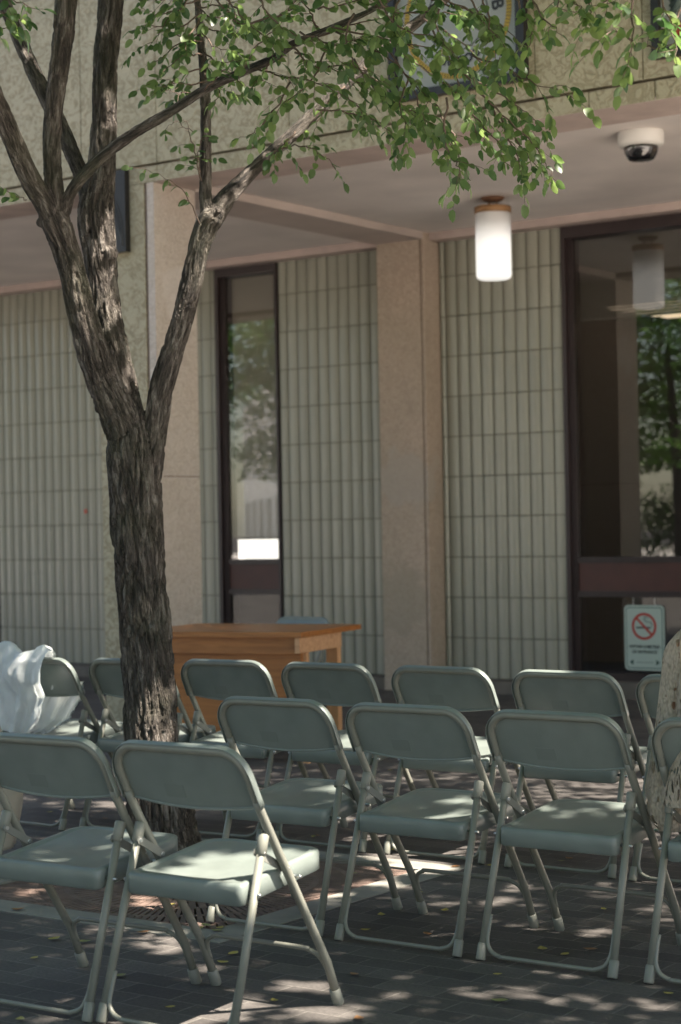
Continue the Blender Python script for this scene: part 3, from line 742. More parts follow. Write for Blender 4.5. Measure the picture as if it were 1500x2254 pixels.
# ------------------------------------------------------------------ desk
OAK = wood('oak_front', (.37, .142, .042), (.27, .098, .028)); OAK_SUNLIT = wood('oak_end_sunlit', (.58, .33, .18), (.47, .245, .125)); OAKV = wood('oak_leg_sunlit', (.60, .33, .17), (.48, .245, .12), 'Z')  # end and leg oak lightened: sun on that side put into the colour
dk = thing('desk', 'orange brown wooden desk standing in front of the stone pillars', 'desk', UV(-6.286, 8.397), ROTB+math.radians(11.25))
obj('desktop', B((-1.12, 0, 0, .84, .722, .752)), OAK, dk, bevel=.003)
obj('front_apron', B((-1.08, -.052, .045, .07, .625, .721)), OAK, dk, bevel=.002)
obj('modesty_panel', B((-1.04, -.05, .10, .122, .10, .63)), OAK, dk, bevel=.002)
obj('end_apron', B((-.051, -.022, .022, .60, .632, .721)), OAK_SUNLIT, dk, bevel=.002)
obj('end_apron', B((-1.10, -1.07, .022, .60, .632, .721)), OAK_SUNLIT, dk, bevel=.002)
for (x0, x1, y0, y1) in ((-.06, -.028, .124, .16), (-.10, -.028, .545, .60), (-1.09, -1.03, .124, .16), (-1.09, -1.02, .545, .60)):
    obj('leg', B((x0, x1, y0, y1, 0, .631)), OAKV, dk, bevel=.002)

# ------------------------------------------------------------------ skinned figures
def skin(nodes, edges, sub=2):
    me = bpy.data.meshes.new('sk'); names = list(nodes); idx = {n: i for i, n in enumerate(names)}
    me.from_pydata([nodes[n][0] for n in names], [(idx[a], idx[b]) for a, b in edges], [])
    o = bpy.data.objects.new('sk', me); COL.objects.link(o)
    m = o.modifiers.new('s', 'SKIN'); m.use_smooth_shade = True
    for i, n in enumerate(names):
        sv = me.skin_vertices[0].data[i]; r = nodes[n][1]; sv.radius = r if hasattr(r, '__len__') else (r, r); sv.use_root = (i == 0)
    s = o.modifiers.new('d', 'SUBSURF'); s.levels = sub; s.render_levels = sub
    dg = bpy.context.evaluated_depsgraph_get(); dg.update()
    out = bpy.data.meshes.new_from_object(o.evaluated_get(dg)); bpy.data.objects.remove(o); bpy.data.meshes.remove(me)
    out.polygons.foreach_set('use_smooth', [True]*len(out.polygons)); return out
def body_nodes(J, hands):
    """J: joint dict; fingers grown from each wrist along the given directions"""
    N = {}; E = []
    def add(n, p, r, prev=None):
        N[n] = (tuple(p), r)
        if prev: E.append((prev, n))
    V = {k: Vector(v) for k, v in J.items()}
    add('pelvis', V['pelvis'], (.15, .115)); add('waist', V['waist'], (.125, .095), 'pelvis'); add('chest', V['chest'], (.155, .11), 'waist')
    add('upchest', V['upchest'], (.10, .08), 'chest'); add('neck', V['neck'], .052, 'upchest'); add('jaw', V['jaw'], (.058, .066), 'neck'); add('head', V['head'], (.076, .092), 'jaw'); add('crown', V['crown'], (.06, .07), 'head')
    add('nose', V['nose'], .010, 'head')
    for s in 'LR':
        add('sh'+s, V['sh'+s], .056, 'upchest'); add('el'+s, V['el'+s], .040, 'sh'+s); add('wr'+s, V['wr'+s], .025, 'el'+s)
        wdir, side, nrm = [Vector(q).normalized() for q in hands[s]]
        palm = V['wr'+s]+wdir*.06; add('pm'+s, palm, (.036, .016), 'wr'+s)
        for f in range(4):
            b = palm+wdir*.022+side*(.028-.0187*f); L = (.068, .078, .073, .058)[f]
            add('f%d%sa' % (f, s), b, .0095, 'pm'+s); add('f%d%sb' % (f, s), b+wdir*L*.5-nrm*.006, .0082, 'f%d%sa' % (f, s)); add('f%d%sc' % (f, s), b+wdir*L*.92-nrm*.022, .007, 'f%d%sb' % (f, s))
        tb = V['wr'+s]+wdir*.025+side*.028
        add('t%sa' % s, tb, .012, 'wr'+s); add('t%sb' % s, tb+wdir*.03+side*.02-nrm*.004, .010, 't%sa' % s); add('t%sc' % s, tb+wdir*.058+side*.024-nrm*.012, .008, 't%sb' % s)
        add('hp'+s, V['hp'+s], .095, 'pelvis'); add('kn'+s, V['kn'+s], .060, 'hp'+s); add('ca'+s, V['kn'+s].lerp(V['an'+s], .3)+Vector((0, -.015, 0)), .053, 'kn'+s); add('an'+s, V['an'+s], .035, 'ca'+s)
        add('ft'+s, V['an'+s]+Vector(J['foot'])*.6+Vector((0, 0, -.045)), (.036, .024), 'an'+s); add('to'+s, V['an'+s]+Vector(J['foot'])+Vector((0, 0, -.052)), (.032, .018), 'ft'+s)
    return N, E
SKINM = plain('skin', (.52, .33, .24), .5, var=.05, vscale=10)
HAIR = plain('hair_dark', (.03, .02, .015), .5)
def loft(secs, n=28, closed=True, wob=0, seed=0, nseg=5, arc=(0, 360)):
    """secs: (cx,cy,cz,rx,ry[,tilt]) -> open tube of cloth with a little thickness"""
    P = smoothpath([tuple(q)+(0,)*(6-len(q)) for q in secs], nseg); bm = bmesh.new(); rings = []
    full = arc == (0, 360)
    for j, s in enumerate(P):
        ring = []
        m = n if full else n+1
        for k in range(m):
            a = math.radians(arc[0]+(arc[1]-arc[0])*k/n); 
            fo = 1+wob*(math.sin(a*7+seed+j*.12)*.6+math.sin(a*11-seed*2+j*.2)*.4)*(j/len(P))
            z = s[2]+(s[5]*math.cos(a) if len(s) > 5 else 0)
            ring.append(bm.verts.new((s[0]+s[3]*math.cos(a)*fo, s[1]+s[4]*math.sin(a)*fo, z)))
        rings.append(ring)
    for a, b in zip(rings, rings[1:]):
        m = len(a)
        for k in range(m if full else m-1):
            f = bm.faces.new((a[k], a[(k+1) % m], b[(k+1) % m], b[k])); f.smooth = True
    bmesh.ops.solidify(bm, geom=bm.faces[:], thickness=.004)
    for f in bm.faces: f.smooth = True
    return bm
def knit():
    m = bpy.data.materials.new('crochet_knit'); m.use_nodes = True; t = m.node_tree; N = t.nodes; L = t.links; p = N['Principled BSDF']
    tc = N.new('ShaderNodeTexCoord'); mp = N.new('ShaderNodeMapping'); mp.inputs['Scale'].default_value = (1, 1, .5); L.new(tc.outputs['Object'], mp.inputs[0])
    nz = N.new('ShaderNodeTexNoise'); nz.inputs['Scale'].default_value = 16; nz.inputs['Detail'].default_value = 2; L.new(mp.outputs[0], nz.inputs['Vector'])
    mv = N.new('ShaderNodeMix'); mv.data_type = 'VECTOR'; mv.inputs[0].default_value = .05; L.new(mp.outputs[0], mv.inputs[4]); L.new(nz.outputs['Color'], mv.inputs[5])
    v = N.new('ShaderNodeTexVoronoi'); v.inputs['Scale'].default_value = 52; v.feature = 'DISTANCE_TO_EDGE'; L.new(mv.outputs[1], v.inputs['Vector'])
    v2 = N.new('ShaderNodeTexVoronoi'); v2.inputs['Scale'].default_value = 150; v2.feature = 'F1'; L.new(mp.outputs[0], v2.inputs['Vector'])
    r = ramp(N, [(0, (.80, .71, .60)), (.5, (.70, .61, .50)), (1, (.48, .40, .31))]); L.new(v2.outputs['Distance'], r.inputs[0]); L.new(r.outputs[0], p.inputs['Base Color'])
    p.inputs['Roughness'].default_value = .95
    # open lace: holes where a patch noise and the cell centres agree
    n = N.new('ShaderNodeTexNoise'); n.inputs['Scale'].default_value = 11; L.new(tc.outputs['Object'], n.inputs['Vector'])
    th = N.new('ShaderNodeMapRange'); th.inputs[1].default_value = .40; th.inputs[2].default_value = .62; th.inputs[3].default_value = .42; th.inputs[4].default_value = .13; L.new(n.outputs['Fac'], th.inputs[0])
    gt = N.new('ShaderNodeMath'); gt.operation = 'LESS_THAN'; L.new(v.outputs['Distance'], gt.inputs[0]); L.new(th.outputs[0], gt.inputs[1])
    L.new(gt.outputs[0], p.inputs['Alpha'])
    b = N.new('ShaderNodeBump'); b.inputs['Strength'].default_value = 1; b.inputs['Distance'].default_value = .006; L.new(v.outputs['Distance'], b.inputs['Height'])
    b2 = N.new('ShaderNodeBump'); b2.inputs['Strength'].default_value = 1; b2.inputs['Distance'].default_value = .003; L.new(v2.outputs['Distance'], b2.inputs['Height']); L.new(b.outputs[0], b2.inputs['Normal'])
    L.new(b2.outputs[0], p.inputs['Normal'])
    return m
KNIT = knit()
def clothmat(name, col, tr):
    m = plain(name, col, .85, bump=.5, bscale=110, var=.04, vscale=8); t = m.node_tree; N = t.nodes; L = t.links; p = N['Principled BSDF']
    tl = N.new('ShaderNodeBsdfTranslucent'); tl.inputs[0].default_value = (*col, 1); mx = N.new('ShaderNodeMixShader'); mx.inputs[0].default_value = tr
    L.new(p.outputs[0], mx.inputs[1]); L.new(tl.outputs[0], mx.inputs[2]); L.new(mx.outputs[0], N['Material Output'].inputs[0]); return m
WHITEC = clothmat('white_cloth', (.90, .93, .92), .08)
_unused = plain('white_cloth', (.84, .86, .85), .85, bump=.4, bscale=90, var=.04, vscale=8)
CREAM = plain('cream_cloth', (.70, .66, .58), .85, bump=.3, bscale=90, var=.05)
# seated person on the right-hand chair
ps = thing('person', 'person in a beige crochet cardigan seated at the right edge, shoulder bare', 'person', UV(-2.226, 4.936), ROTB+.03)
J = dict(pelvis=(.005, .27, .54), waist=(.0, .26, .68), chest=(0, .26, .84), upchest=(0, .25, .955), neck=(0, .25, 1.05), jaw=(0, .275, 1.12), head=(0, .275, 1.18), crown=(0, .27, 1.24), nose=(0, .375, 1.165),
         shL=(-.175, .25, 1.0), elL=(-.235, .29, .70), wrL=(-.13, .50, .60), shR=(.175, .25, 1.0), elR=(.225, .29, .70), wrR=(.13, .50, .60),
         hpL=(-.09, .30, .52), knL=(-.10, .68, .50), anL=(-.10, .66, .09), hpR=(.09, .30, .52), knR=(.10, .68, .50), anR=(.10, .66, .09), foot=(0, .15, 0))
N_, E_ = body_nodes(J, dict(L=((.45, .85, -.25), (.8, -.45, 0), (0, .2, 1)), R=((-.45, .85, -.25), (-.8, -.45, 0), (0, .2, 1))))
obj('body', skin(N_, E_), SKINM, ps)
bm = bmesh.new(); bmesh.ops.create_uvsphere(bm, u_segments=24, v_segments=14, radius=1, matrix=Matrix.Translation((0, .245, 1.185)) @ Matrix.Diagonal((.098, .11, .115, 1)))
for v in bm.verts:
    if v.co.y > .30 and v.co.z < 1.24: v.co.y = .30
    if v.co.z < 1.14: v.co.z -= (1.14-v.co.z)*.9
obj('hair', bm, HAIR, ps, smooth=True)
obj('dress', loft([(0, .26, .955, .125, .10), (0, .26, .88, .175, .135), (0, .265, .76, .15, .115), (0, .28, .62, .19, .15), (0, .30, .53, .215, .17), (0, .33, .462, .215, .17)]), WHITEC, ps)
obj('skirt', loft([(0, .36, .56, .21, .12, 0), (0, .50, .56, .22, .14, 0), (0, .66, .52, .215, .15), (0, .72, .40, .20, .13), (0, .74, .20, .215, .13)], wob=.08), WHITEC, ps)
obj('cardigan', loft([(0, .225, .935, .178, .125), (0, .225, .86, .205, .15), (0, .23, .74, .215, .155), (-.01, .23, .60, .245, .17), (-.02, .235, .50, .26, .165)], wob=.05, seed=2, nseg=8, n=60, arc=(-205, 25)), KNIT, ps)
def sleeve(s):
    return loft([(s*.160, .27, 1.035, .030, .06, 0), (s*.172, .27, 1.015, .062, .08, s*-.02), (s*.190, .27, .97, .080, .085, s*-.02), (s*.208, .275, .88, .076, .08, s*-.01), (s*.228, .28, .76, .072, .085), (s*.245, .28, .64, .074, .09), (s*.262, .27, .53, .076, .09), (s*.257, .265, .45, .070, .085), (s*.245, .265, .41, .05, .07)], wob=.07, seed=s*3, nseg=8, n=44)
for s in (-1, 1): obj('cardigan_sleeve', sleeve(s), KNIT, ps)
# standing person, only the skirt reaches into the frame on the left
q = pix(-104, 1700, 7.62)
pl = thing('person', 'person in a long cream skirt cut off by the left edge behind the nearest chair', 'person', (q.x, q.y, 0), .15)
J = dict(pelvis=(0, 0, .95), waist=(0, 0, 1.08), chest=(0, 0, 1.24), upchest=(0, 0, 1.36), neck=(0, 0, 1.45), jaw=(0, .02, 1.51), head=(0, .02, 1.57), crown=(0, .015, 1.63), nose=(0, .12, 1.555),
         shL=(-.135, 0, 1.38), elL=(-.15, .05, 1.12), wrL=(-.09, .24, .98), shR=(.125, 0, 1.38), elR=(.135, .05, 1.12), wrR=(.06, .24, .98),
         hpL=(-.08, 0, .88), knL=(-.085, .01, .50), anL=(-.085, -.02, .085), hpR=(.08, 0, .88), knR=(.085, .01, .50), anR=(.085, -.02, .085), foot=(0, .14, 0))
N_, E_ = body_nodes(J, dict(L=((0, .15, -1), (0, 1, .1), (1, 0, 0)), R=((0, .15, -1), (0, 1, .1), (-1, 0, 0))))
obj('body', skin(N_, E_), SKINM, pl)
bm = bmesh.new(); bmesh.ops.create_uvsphere(bm, u_segments=24, v_segments=14, radius=1, matrix=Matrix.Translation((0, -.01, 1.58)) @ Matrix.Diagonal((.096, .108, .11, 1)))
for v in bm.verts:
    if v.co.y > .045 and v.co.z < 1.64: v.co.y = .045
obj('hair', bm, HAIR, pl, smooth=True)
obj('blouse', loft([(0, 0, 1.42, .10, .085), (0, 0, 1.34, .165, .11), (0, 0, 1.22, .15, .12), (0, 0, 1.08, .132, .115), (0, 0, .98, .15, .13)]), CREAM, pl)
obj('skirt', loft([(0, 0, 1.08, .125, .10), (0, 0, .95, .145, .13), (0, 0, .75, .155, .14), (0, 0, .58, .185, .17), (0, 0, .42, .245, .20), (0, 0, .29, .285, .23), (-.0, 0, .14, .262, .22), (0, 0, .065, .248, .21)], wob=.05, seed=1), CREAM, pl)

# white garment over a chair back
def drape(P, nu, nv, th=.003):
    bm = bmesh.new(); g = [[bm.verts.new(P(i/nu, j/nv)) for j in range(nv+1)] for i in range(nu+1)]
    for i in range(nu):
        for k in range(nv): f = bm.faces.new((g[i][k], g[i+1][k], g[i+1][k+1], g[i][k+1]))
    bmesh.ops.solidify(bm, geom=bm.faces[:], thickness=th)
    for f in bm.faces: f.smooth = True
    return bm
wc = thing('white_garment', 'crumpled white cotton garment with a scalloped hem hanging over a chair back', 'garment', chairs[6].location, chairs[6].rotation_euler.z)
def lerp(a, b, t): return a+(b-a)*t
def interp(tab, t):
    for (t0, *a), (t1, *b) in zip(tab, tab[1:]):
        if t <= t1: return [lerp(x, y, (t-t0)/(t1-t0)) for x, y in zip(a, b)]
    return tab[-1][1:]
def P1(s, t):
    # t: 0 at the seat side, .25 over the rail, 1 at the bottom on the camera side
    x0, x1, y, z = interp([(0, -.20, .05, .125, .62), (.14, -.22, .08, .108, .72), (.2, -.25, .105, .085, .778), (.26, -.265, .115, .035, .784), (.33, -.262, .115, .010, .75), (.5, -.235, .105, .008, .66), (.62, -.215, .10, .022, .60), (.78, -.21, .095, .030, .53), (.9, -.215, .075, .036, .475), (1, -.22, .04, .040, .43)], t)
    x = lerp(x0+.012, x1+.012, s); z -= .008
    d_ = max(0, (t-.2))*1.0
    if t > .6: x -= (s**3)*.05*(t-.6)/.4
    fold = .013*math.sin(s*13+t*2.2)+.010*math.sin(s*27-t*5+1)+.006*math.sin(s*41+t*9)
    fold *= .35+d_*1.1
    lump = .016*math.exp(-((t-.23)/.09)**2)*(1+math.sin(s*9+.6))+.022*math.exp(-((t-.23)/.08)**2)*math.exp(-((s-.32)/.13)**2)
    z2 = z+lump-.05*(s*(1-s))*4*max(0, t-.8)*2 + .02*math.sin(s*9)*max(0, t-.85)*4
    cr_ = .016*noise.noise((s*5, t*6, 1.3))+.004*noise.noise((s*12, t*15, 4.1))
    rl_ = (.010+.024*max(0, 1-abs(t-.25)/.16))*noise.noise((s*4.5+2, t*6, 7.7))
    return Vector((x+.01*math.sin(t*9+s*4)*d_+cr_*.6, y-fold*.75-.012*d_+cr_*1.2, z2+abs(rl_)*(1.3 if t < .4 else .2)))
obj('front_fold', drape(P1, 64, 70, .004), WHITEC, wc)
def P2(s, t):
    x0, x1, y, z = interp([(0, -.10, .235, .150, .64), (.2, -.10, .23, .165, .585), (.45, -.10, .17, .17, .53), (.7, -.11, .13, .165, .475), (1, -.115, .03, .10, .405)], t)
    x = lerp(x0, x1, s)
    fold = .013*math.sin(s*16+t*3)+.008*math.sin(s*31+t*6)
    sc = .006*abs(math.sin(t*26))*(1 if s > .95 else 0)
    jag = .010*abs(math.sin(s*17))+.006*abs(math.sin(s*43+1)) if t > .96 else 0
    if s > .96: sc = -.012*abs(math.sin(t*19))-.005*abs(math.sin(t*47))
    return Vector((x+sc, y+fold*(.4+t), z+(.02*s*s*(1-t))+jag))
obj('lace_panel', drape(P2, 44, 60, .002), WHITEC, wc)

# ------------------------------------------------------------------ the multi-stemmed tree
limbs = []   # (points [(px,py,Y,width px)])
TY = 7.28
L_trunk = [(366, 1950, TY, 175), (358, 1900, TY, 146), (345, 1840, TY, 130), (335, 1650, TY, 122), (326, 1450, TY, 118), (317, 1350, TY, 116), (309, 1250, TY, 116), (301, 1150, TY, 118), (296, 1060, TY, 117), (290, 990, TY, 112), (284, 920, TY+.01, 84), (278, 850, TY+.03, 40)]
L_A = [(300, 1040, TY, 100), (280, 960, TY-.01, 92), (255, 900, TY-.03, 86), (225, 830, TY-.06, 76), (200, 760, TY-.09, 72), (178, 680, TY-.12, 64), (160, 600, TY-.15, 62), (142, 540, TY-.18, 62), (120, 480, TY-.22, 70)]
L_B = [(300, 1020, TY, 90), (285, 940, TY+.02, 84), (266, 860, TY+.03, 80), (250, 780, TY+.05, 74), (236, 700, TY+.06, 70), (227, 620, TY+.07, 70), (218, 540, TY+.08, 76), (211, 470, TY+.09, 82), (221, 400, TY+.1, 66), (228, 300, TY+.12, 59), (231, 200, TY+.14, 57), (236, 100, TY+.15, 57), (246, 0, TY+.16, 57), (256, -120, TY+.15, 52), (262, -320, TY+.1, 42), (250, -560, TY, 30)]
L_A1 = [(122, 490, TY-.22, 56), (95, 440, TY-.26, 50), (70, 400, TY-.30, 49), (42, 340, TY-.36, 47), (10, 262, TY-.45, 45), (-20, 190, TY-.55, 42), (-70, 60, TY-.75, 36), (-130, -150, TY-1.0, 28)]
L_A2 = [(125, 480, TY-.23, 46), (118, 400, TY-.24, 42), (115, 340, TY-.25, 42), (117, 270, TY-.25, 43), (124, 200, TY-.26, 43), (137, 100, TY-.28, 49), (147, 0, TY-.30, 50), (160, -130, TY-.35, 44), (190, -400, TY-.5, 30)]
L_A3 = [(140, 470, TY-.22, 34), (152, 435, TY-.25, 28), (172, 400, TY-.30, 28), (225, 345, TY-.38, 28), (300, 290, TY-.48, 26), (375, 247, TY-.56, 24), (450, 198, TY-.64, 22), (530, 160, TY-.72, 22), (600, 130, TY-.78, 21), (645, 98, TY-.83, 20), (730, 62, TY-.9, 17), (830, 15, TY-1.0, 15), (930, -60, TY-1.1, 13), (1050, -200, TY-1.2, 10)]
L_C = [(205, 470, TY+.1, 50), (188, 410, TY+.16, 38), (165, 350, TY+.2, 36), (130, 270, TY+.28, 37), (85, 180, TY+.36, 36), (45, 90, TY+.44, 33), (12, 10, TY+.5, 31), (-30, -110, TY+.6, 28), (-90, -300, TY+.7, 22)]
L_D = [(322, 1050, TY, 70), (335, 985, TY, 60), (345, 920, TY, 56), (355, 860, TY, 55), (378, 780, TY, 52), (400, 710, TY, 48), (422, 620, TY-.01, 50), (438, 550, TY-.02, 50), (455, 500, TY-.03, 54), (470, 475, TY-.04, 56)]
L_D1 = [(466, 485, TY-.03, 54), (488, 450, TY+.02, 46), (515, 418, TY+.08, 38), (550, 382, TY+.14, 33), (600, 335, TY+.22, 31), (650, 290, TY+.28, 30), (700, 242, TY+.34, 29), (750, 195, TY+.4, 29), (800, 148, TY+.45, 28), (860, 95, TY+.5, 26), (930, 40, TY+.55, 23), (1010, -30, TY+.6, 20), (1150, -180, TY+.7, 14)]
L_D2 = [(458, 478, TY-.03, 34), (453, 430, TY-.02, 29), (453, 330, TY, 27), (453, 250, TY+.02, 26), (451, 180, TY+.04, 24), (444, 100, TY+.06, 20), (437, 20, TY+.08, 18), (428, -60, TY+.1, 15), (410, -260, TY+.1, 10)]
ALL = [L_trunk, L_A, L_B, L_A1, L_A2, L_A3, L_C, L_D, L_D1, L_D2]
tree_root = pix(366, 1940, TY); tree_root.z = 0
tree = thing('tree', 'multi stemmed tree with furrowed brown bark rising from the iron grate', 'tree', tree_root)
bm = bmesh.new(); CL = []
for Lm in ALL:
    P4 = [(*pix(x, y, Y), w_/FPX*Y/2) for x, y, Y, w_ in Lm]
    sm = smoothpath(P4, 5)
    pts = [Vector(p[:3]) for p in sm]; rad = [max(.004, p[3]*.94) for p in sm]
    CL.append((pts, rad)); tube(bm, pts, rad, 14)
# root flare and knots
base = tree_root
for a in range(6):
    an = a*1.05+.3; p = Vector((math.cos(an), math.sin(an), 0))
    tube(bm, [base+p*.05+Z*.30, base+p*.085+Z*.12, base+p*.13+Z*.02, base+p*.16-Z*.06], [.055, .055, .05, .04], 10)
for (x, y, Y, r) in ((90, 490, TY-.22, 10), (312, 1078, TY-.04, 30), (240, 560, TY+.04, 20), (482, 470, TY-.05, 14), (338, 1000, TY-.0, 26), (262, 1010, TY+.02, 24)):
    c = pix(x, y, Y); bmesh.ops.create_icosphere(bm, subdivisions=2, radius=r/FPX*Y, matrix=Matrix.Translation(c))
me = bpy.data.meshes.new('t'); bm.to_mesh(me); bm.free()
to = bpy.data.objects.new('t', me); COL.objects.link(to)
mm_ = to.modifiers.new('r', 'REMESH'); mm_.mode = 'VOXEL'; mm_.voxel_size = .0045
ms = to.modifiers.new('s', 'SMOOTH'); ms.factor = .6; ms.iterations = 14
dg = bpy.context.evaluated_depsgraph_get(); dg.update()
tm = bpy.data.meshes.new_from_object(to.evaluated_get(dg)); bpy.data.objects.remove(to)
nV = len(tm.vertices); co = np.empty(nV*3); tm.vertices.foreach_get('co', co); co = co.reshape(-1, 3)
nm = np.empty(nV*3); tm.vertices.foreach_get('normal', nm); nm = nm.reshape(-1, 3)
best = np.full(nV, 1e9); bc = np.zeros((nV, 3)); rr_ = np.zeros(nV)
for li, (pts, rad) in enumerate(CL):
    s = li*3.7
    fx = None
    for k in range(len(pts)-1):
        a = np.array(pts[k]); b = np.array(pts[k+1]); d_ = b-a; L_ = np.linalg.norm(d_); t_ = d_/L_
        if fx is None: fx = np.cross(t_, [0, 1, 0]); 
        fx = fx-t_*fx.dot(t_); fx /= np.linalg.norm(fx); fy = np.cross(t_, fx)
        lo = np.minimum(a, b)-.2; hi = np.maximum(a, b)+.2
        idx = np.nonzero(((co > lo) & (co < hi)).all(1))[0]
        if len(idx):
            q = co[idx]-a; h = np.clip(q@t_, 0, L_); e = q-h[:, None]*t_; dist = np.linalg.norm(e, axis=1)-rad[k]
            ok = dist < best[idx]; ii = idx[ok]; best[ii] = dist[ok]
            en = e[ok]/np.maximum(np.linalg.norm(e[ok], axis=1), 1e-6)[:, None]
            R_ = rad[k]
            bc[ii, 0] = (en@fx)*R_; bc[ii, 1] = (en@fy)*R_; bc[ii, 2] = s+h[ok]; rr_[ii] = R_
        s += L_
disp = np.zeros(nV); nz = noise.noise
for i in range(nV):
    x, y, z = bc[i]; R_ = rr_[i]
    k = 52 if R_ > .04 else 75
    wx = nz((x*12, y*12, z*8))*.7
    if R_ <= .04: k = 70
    else: k = 38
    n1 = min(1, abs(nz((x*k+wx, y*k-wx*.7, z*6.0+wx*.5)))*4.5)
    n2 = min(1, abs(nz((x*k*2.3+7, y*k*2.3, z*15+wx*2)))*3.2)
    n3 = nz((x*k*.5, y*k*.5, z*9+3))
    disp[i] = n1*.62+n2*.30+n3*.25-.55
amp = np.clip(rr_*.25, .0016, .0215)
co2 = co+nm*(disp*amp)[:, None]+0
co2 -= np.array(tree_root)
tm.vertices.foreach_set('co', co2.ravel())
at = tm.attributes.new('bc', 'FLOAT_VECTOR', 'POINT'); at.data.foreach_set('vector', bc.ravel())
tm.polygons.foreach_set('use_smooth', [True]*len(tm.polygons)); tm.update()
def barkmat():
    m, t, p = newmat('bark'); N = t.nodes; L = t.links
    a = N.new('ShaderNodeAttribute'); a.attribute_name = 'bc'
    def nz_(sc, det, dist=.4, ro=.6):
        mp = N.new('ShaderNodeMapping'); mp.inputs['Scale'].default_value = sc; L.new(a.outputs['Vector'], mp.inputs[0])
        n = N.new('ShaderNodeTexNoise'); n.inputs['Scale'].default_value = 1; n.inputs['Detail'].default_value = det; n.inputs['Roughness'].default_value = ro; n.inputs['Distortion'].default_value = dist; L.new(mp.outputs[0], n.inputs['Vector']); return n
    def math_(op, x, y=None, v=None):
        q = N.new('ShaderNodeMath'); q.operation = op
        L.new(x, q.inputs[0])
        if y is not None: L.new(y, q.inputs[1])
        if v is not None: q.inputs[1].default_value = v
        return q.outputs[0]
    n = nz_((85, 85, 11), 3, .5)
    fur = math_('ABSOLUTE', math_('SUBTRACT', n.outputs['Fac'], v=.5)); fur = math_('MULTIPLY', fur, v=9); fur = math_('MINIMUM', fur, v=1.0)
    f2 = nz_((150, 150, 26), 4, .5); fu2 = math_('MULTIPLY', math_('ABSOLUTE', math_('SUBTRACT', f2.outputs['Fac'], v=.5)), v=7); fu2 = math_('MINIMUM', fu2, v=1.0)
    c = nz_((45, 45, 8), 9, .5, .72)
    r = ramp(N, [(.34, (.018, .014, .011)), (.45, (.062, .050, .041)), (.54, (.145, .120, .100)), (.66, (.36, .325, .29))]); L.new(c.outputs['Fac'], r.inputs[0])
    tc = N.new('ShaderNodeTexCoord'); n2 = N.new('ShaderNodeTexNoise'); n2.inputs['Scale'].default_value = 3.5; n2.inputs['Detail'].default_value = 4; L.new(tc.outputs['Object'], n2.inputs['Vector'])
    mr = N.new('ShaderNodeMapRange'); mr.inputs[1].default_value = .5; mr.inputs[2].default_value = .72; mr.inputs[4].default_value = .4; L.new(n2.outputs['Fac'], mr.inputs[0])
    mx = N.new('ShaderNodeMix'); mx.data_type = 'RGBA'; mx.inputs[7].default_value = (.085, .095, .045, 1); L.new(mr.outputs[0], mx.inputs[0]); L.new(r.outputs[0], mx.inputs[6])
    L.new(mx.outputs[2], p.inputs['Base Color']); p.inputs['Roughness'].default_value = .85
    h = math_('ADD', fur, math_('MULTIPLY', fu2, v=.45)); h = math_('ADD', h, math_('MULTIPLY', c.outputs['Fac'], v=.5))
    b = N.new('ShaderNodeBump'); b.inputs['Strength'].default_value = 1; b.inputs['Distance'].default_value = .014; L.new(h, b.inputs['Height']); L.new(b.outputs[0], p.inputs['Normal'])
    return m
BARK = barkmat()
tr = obj('trunk', tm, BARK, tree)

# ------------------------------------------------------------------ leaves
LEAF = leafmat('leaf_green', (.034, .078, .028), (.125, .185, .066))
LEAF2 = leafmat('leaf_canopy', (.035, .085, .022), (.07, .14, .035), .4)
T_HI = np.array([(0, 0, 0), (-.40, .16, .05), (.40, .16, .05), (0, .3, 0), (-.5, .45, .07), (.5, .45, .07), (0, .62, -.02), (-.38, .76, .0), (.38, .76, .0), (0, 1, -.10)])
F_HI = [(0, 3, 1), (0, 2, 3), (1, 3, 6, 4), (3, 2, 5, 6), (4, 6, 9, 7), (6, 5, 8, 9)]
T_LO = np.array([(0, 0, 0), (-.5, .5, .08), (0, 1, -.05), (.5, .5, .08)]); F_LO = [(0, 3, 2), (0, 2, 1)]
def leaf_mesh(name, pos, dirs, nrms, ln, wd, tone, T, Fc):
    pos, dirs, nrms = map(np.asarray, (pos, dirs, nrms)); ln = np.asarray(ln); wd = np.asarray(wd)
    dirs = dirs/np.linalg.norm(dirs, axis=1)[:, None]; sd_ = np.cross(dirs, nrms); sd_ /= np.maximum(np.linalg.norm(sd_, axis=1), 1e-6)[:, None]; nn = np.cross(sd_, dirs)
    V_ = pos[:, None, :]+sd_[:, None, :]*(T[None, :, 0, None]*wd[:, None, None])+dirs[:, None, :]*(T[None, :, 1, None]*ln[:, None, None])+nn[:, None, :]*(T[None, :, 2, None]*ln[:, None, None])
    n = len(pos); k = len(T); V_ = V_.reshape(-1, 3)
    loops = []; starts = []; tot = []
    fl = np.array([i for f in Fc for i in f]); lens = np.array([len(f) for f in Fc])
    L_ = (fl[None, :]+np.arange(n)[:, None]*k).ravel(); st = np.tile(lens, n); ss = np.concatenate([[0], np.cumsum(st)[:-1]])
    me = bpy.data.meshes.new(name); me.vertices.add(len(V_)); me.vertices.foreach_set('co', V_.ravel())
    me.loops.add(len(L_)); me.loops.foreach_set('vertex_index', L_.astype(np.int32)); me.polygons.add(len(st)); me.polygons.foreach_set('loop_start', ss.astype(np.int32)); me.polygons.foreach_set('loop_total', st.astype(np.int32))
    me.update(); at = me.attributes.new('tone', 'FLOAT', 'POINT'); at.data.foreach_set('value', np.repeat(np.asarray(tone), k).astype(np.float32))
    me.validate(); return me
rl = random.Random(11)
def rv(): return Vector((rl.gauss(0, 1), rl.gauss(0, 1), rl.gauss(0, 1))).normalized()
LP, LD, LN, LL, LW, LT = [], [], [], [], [], []
tw = bmesh.new()
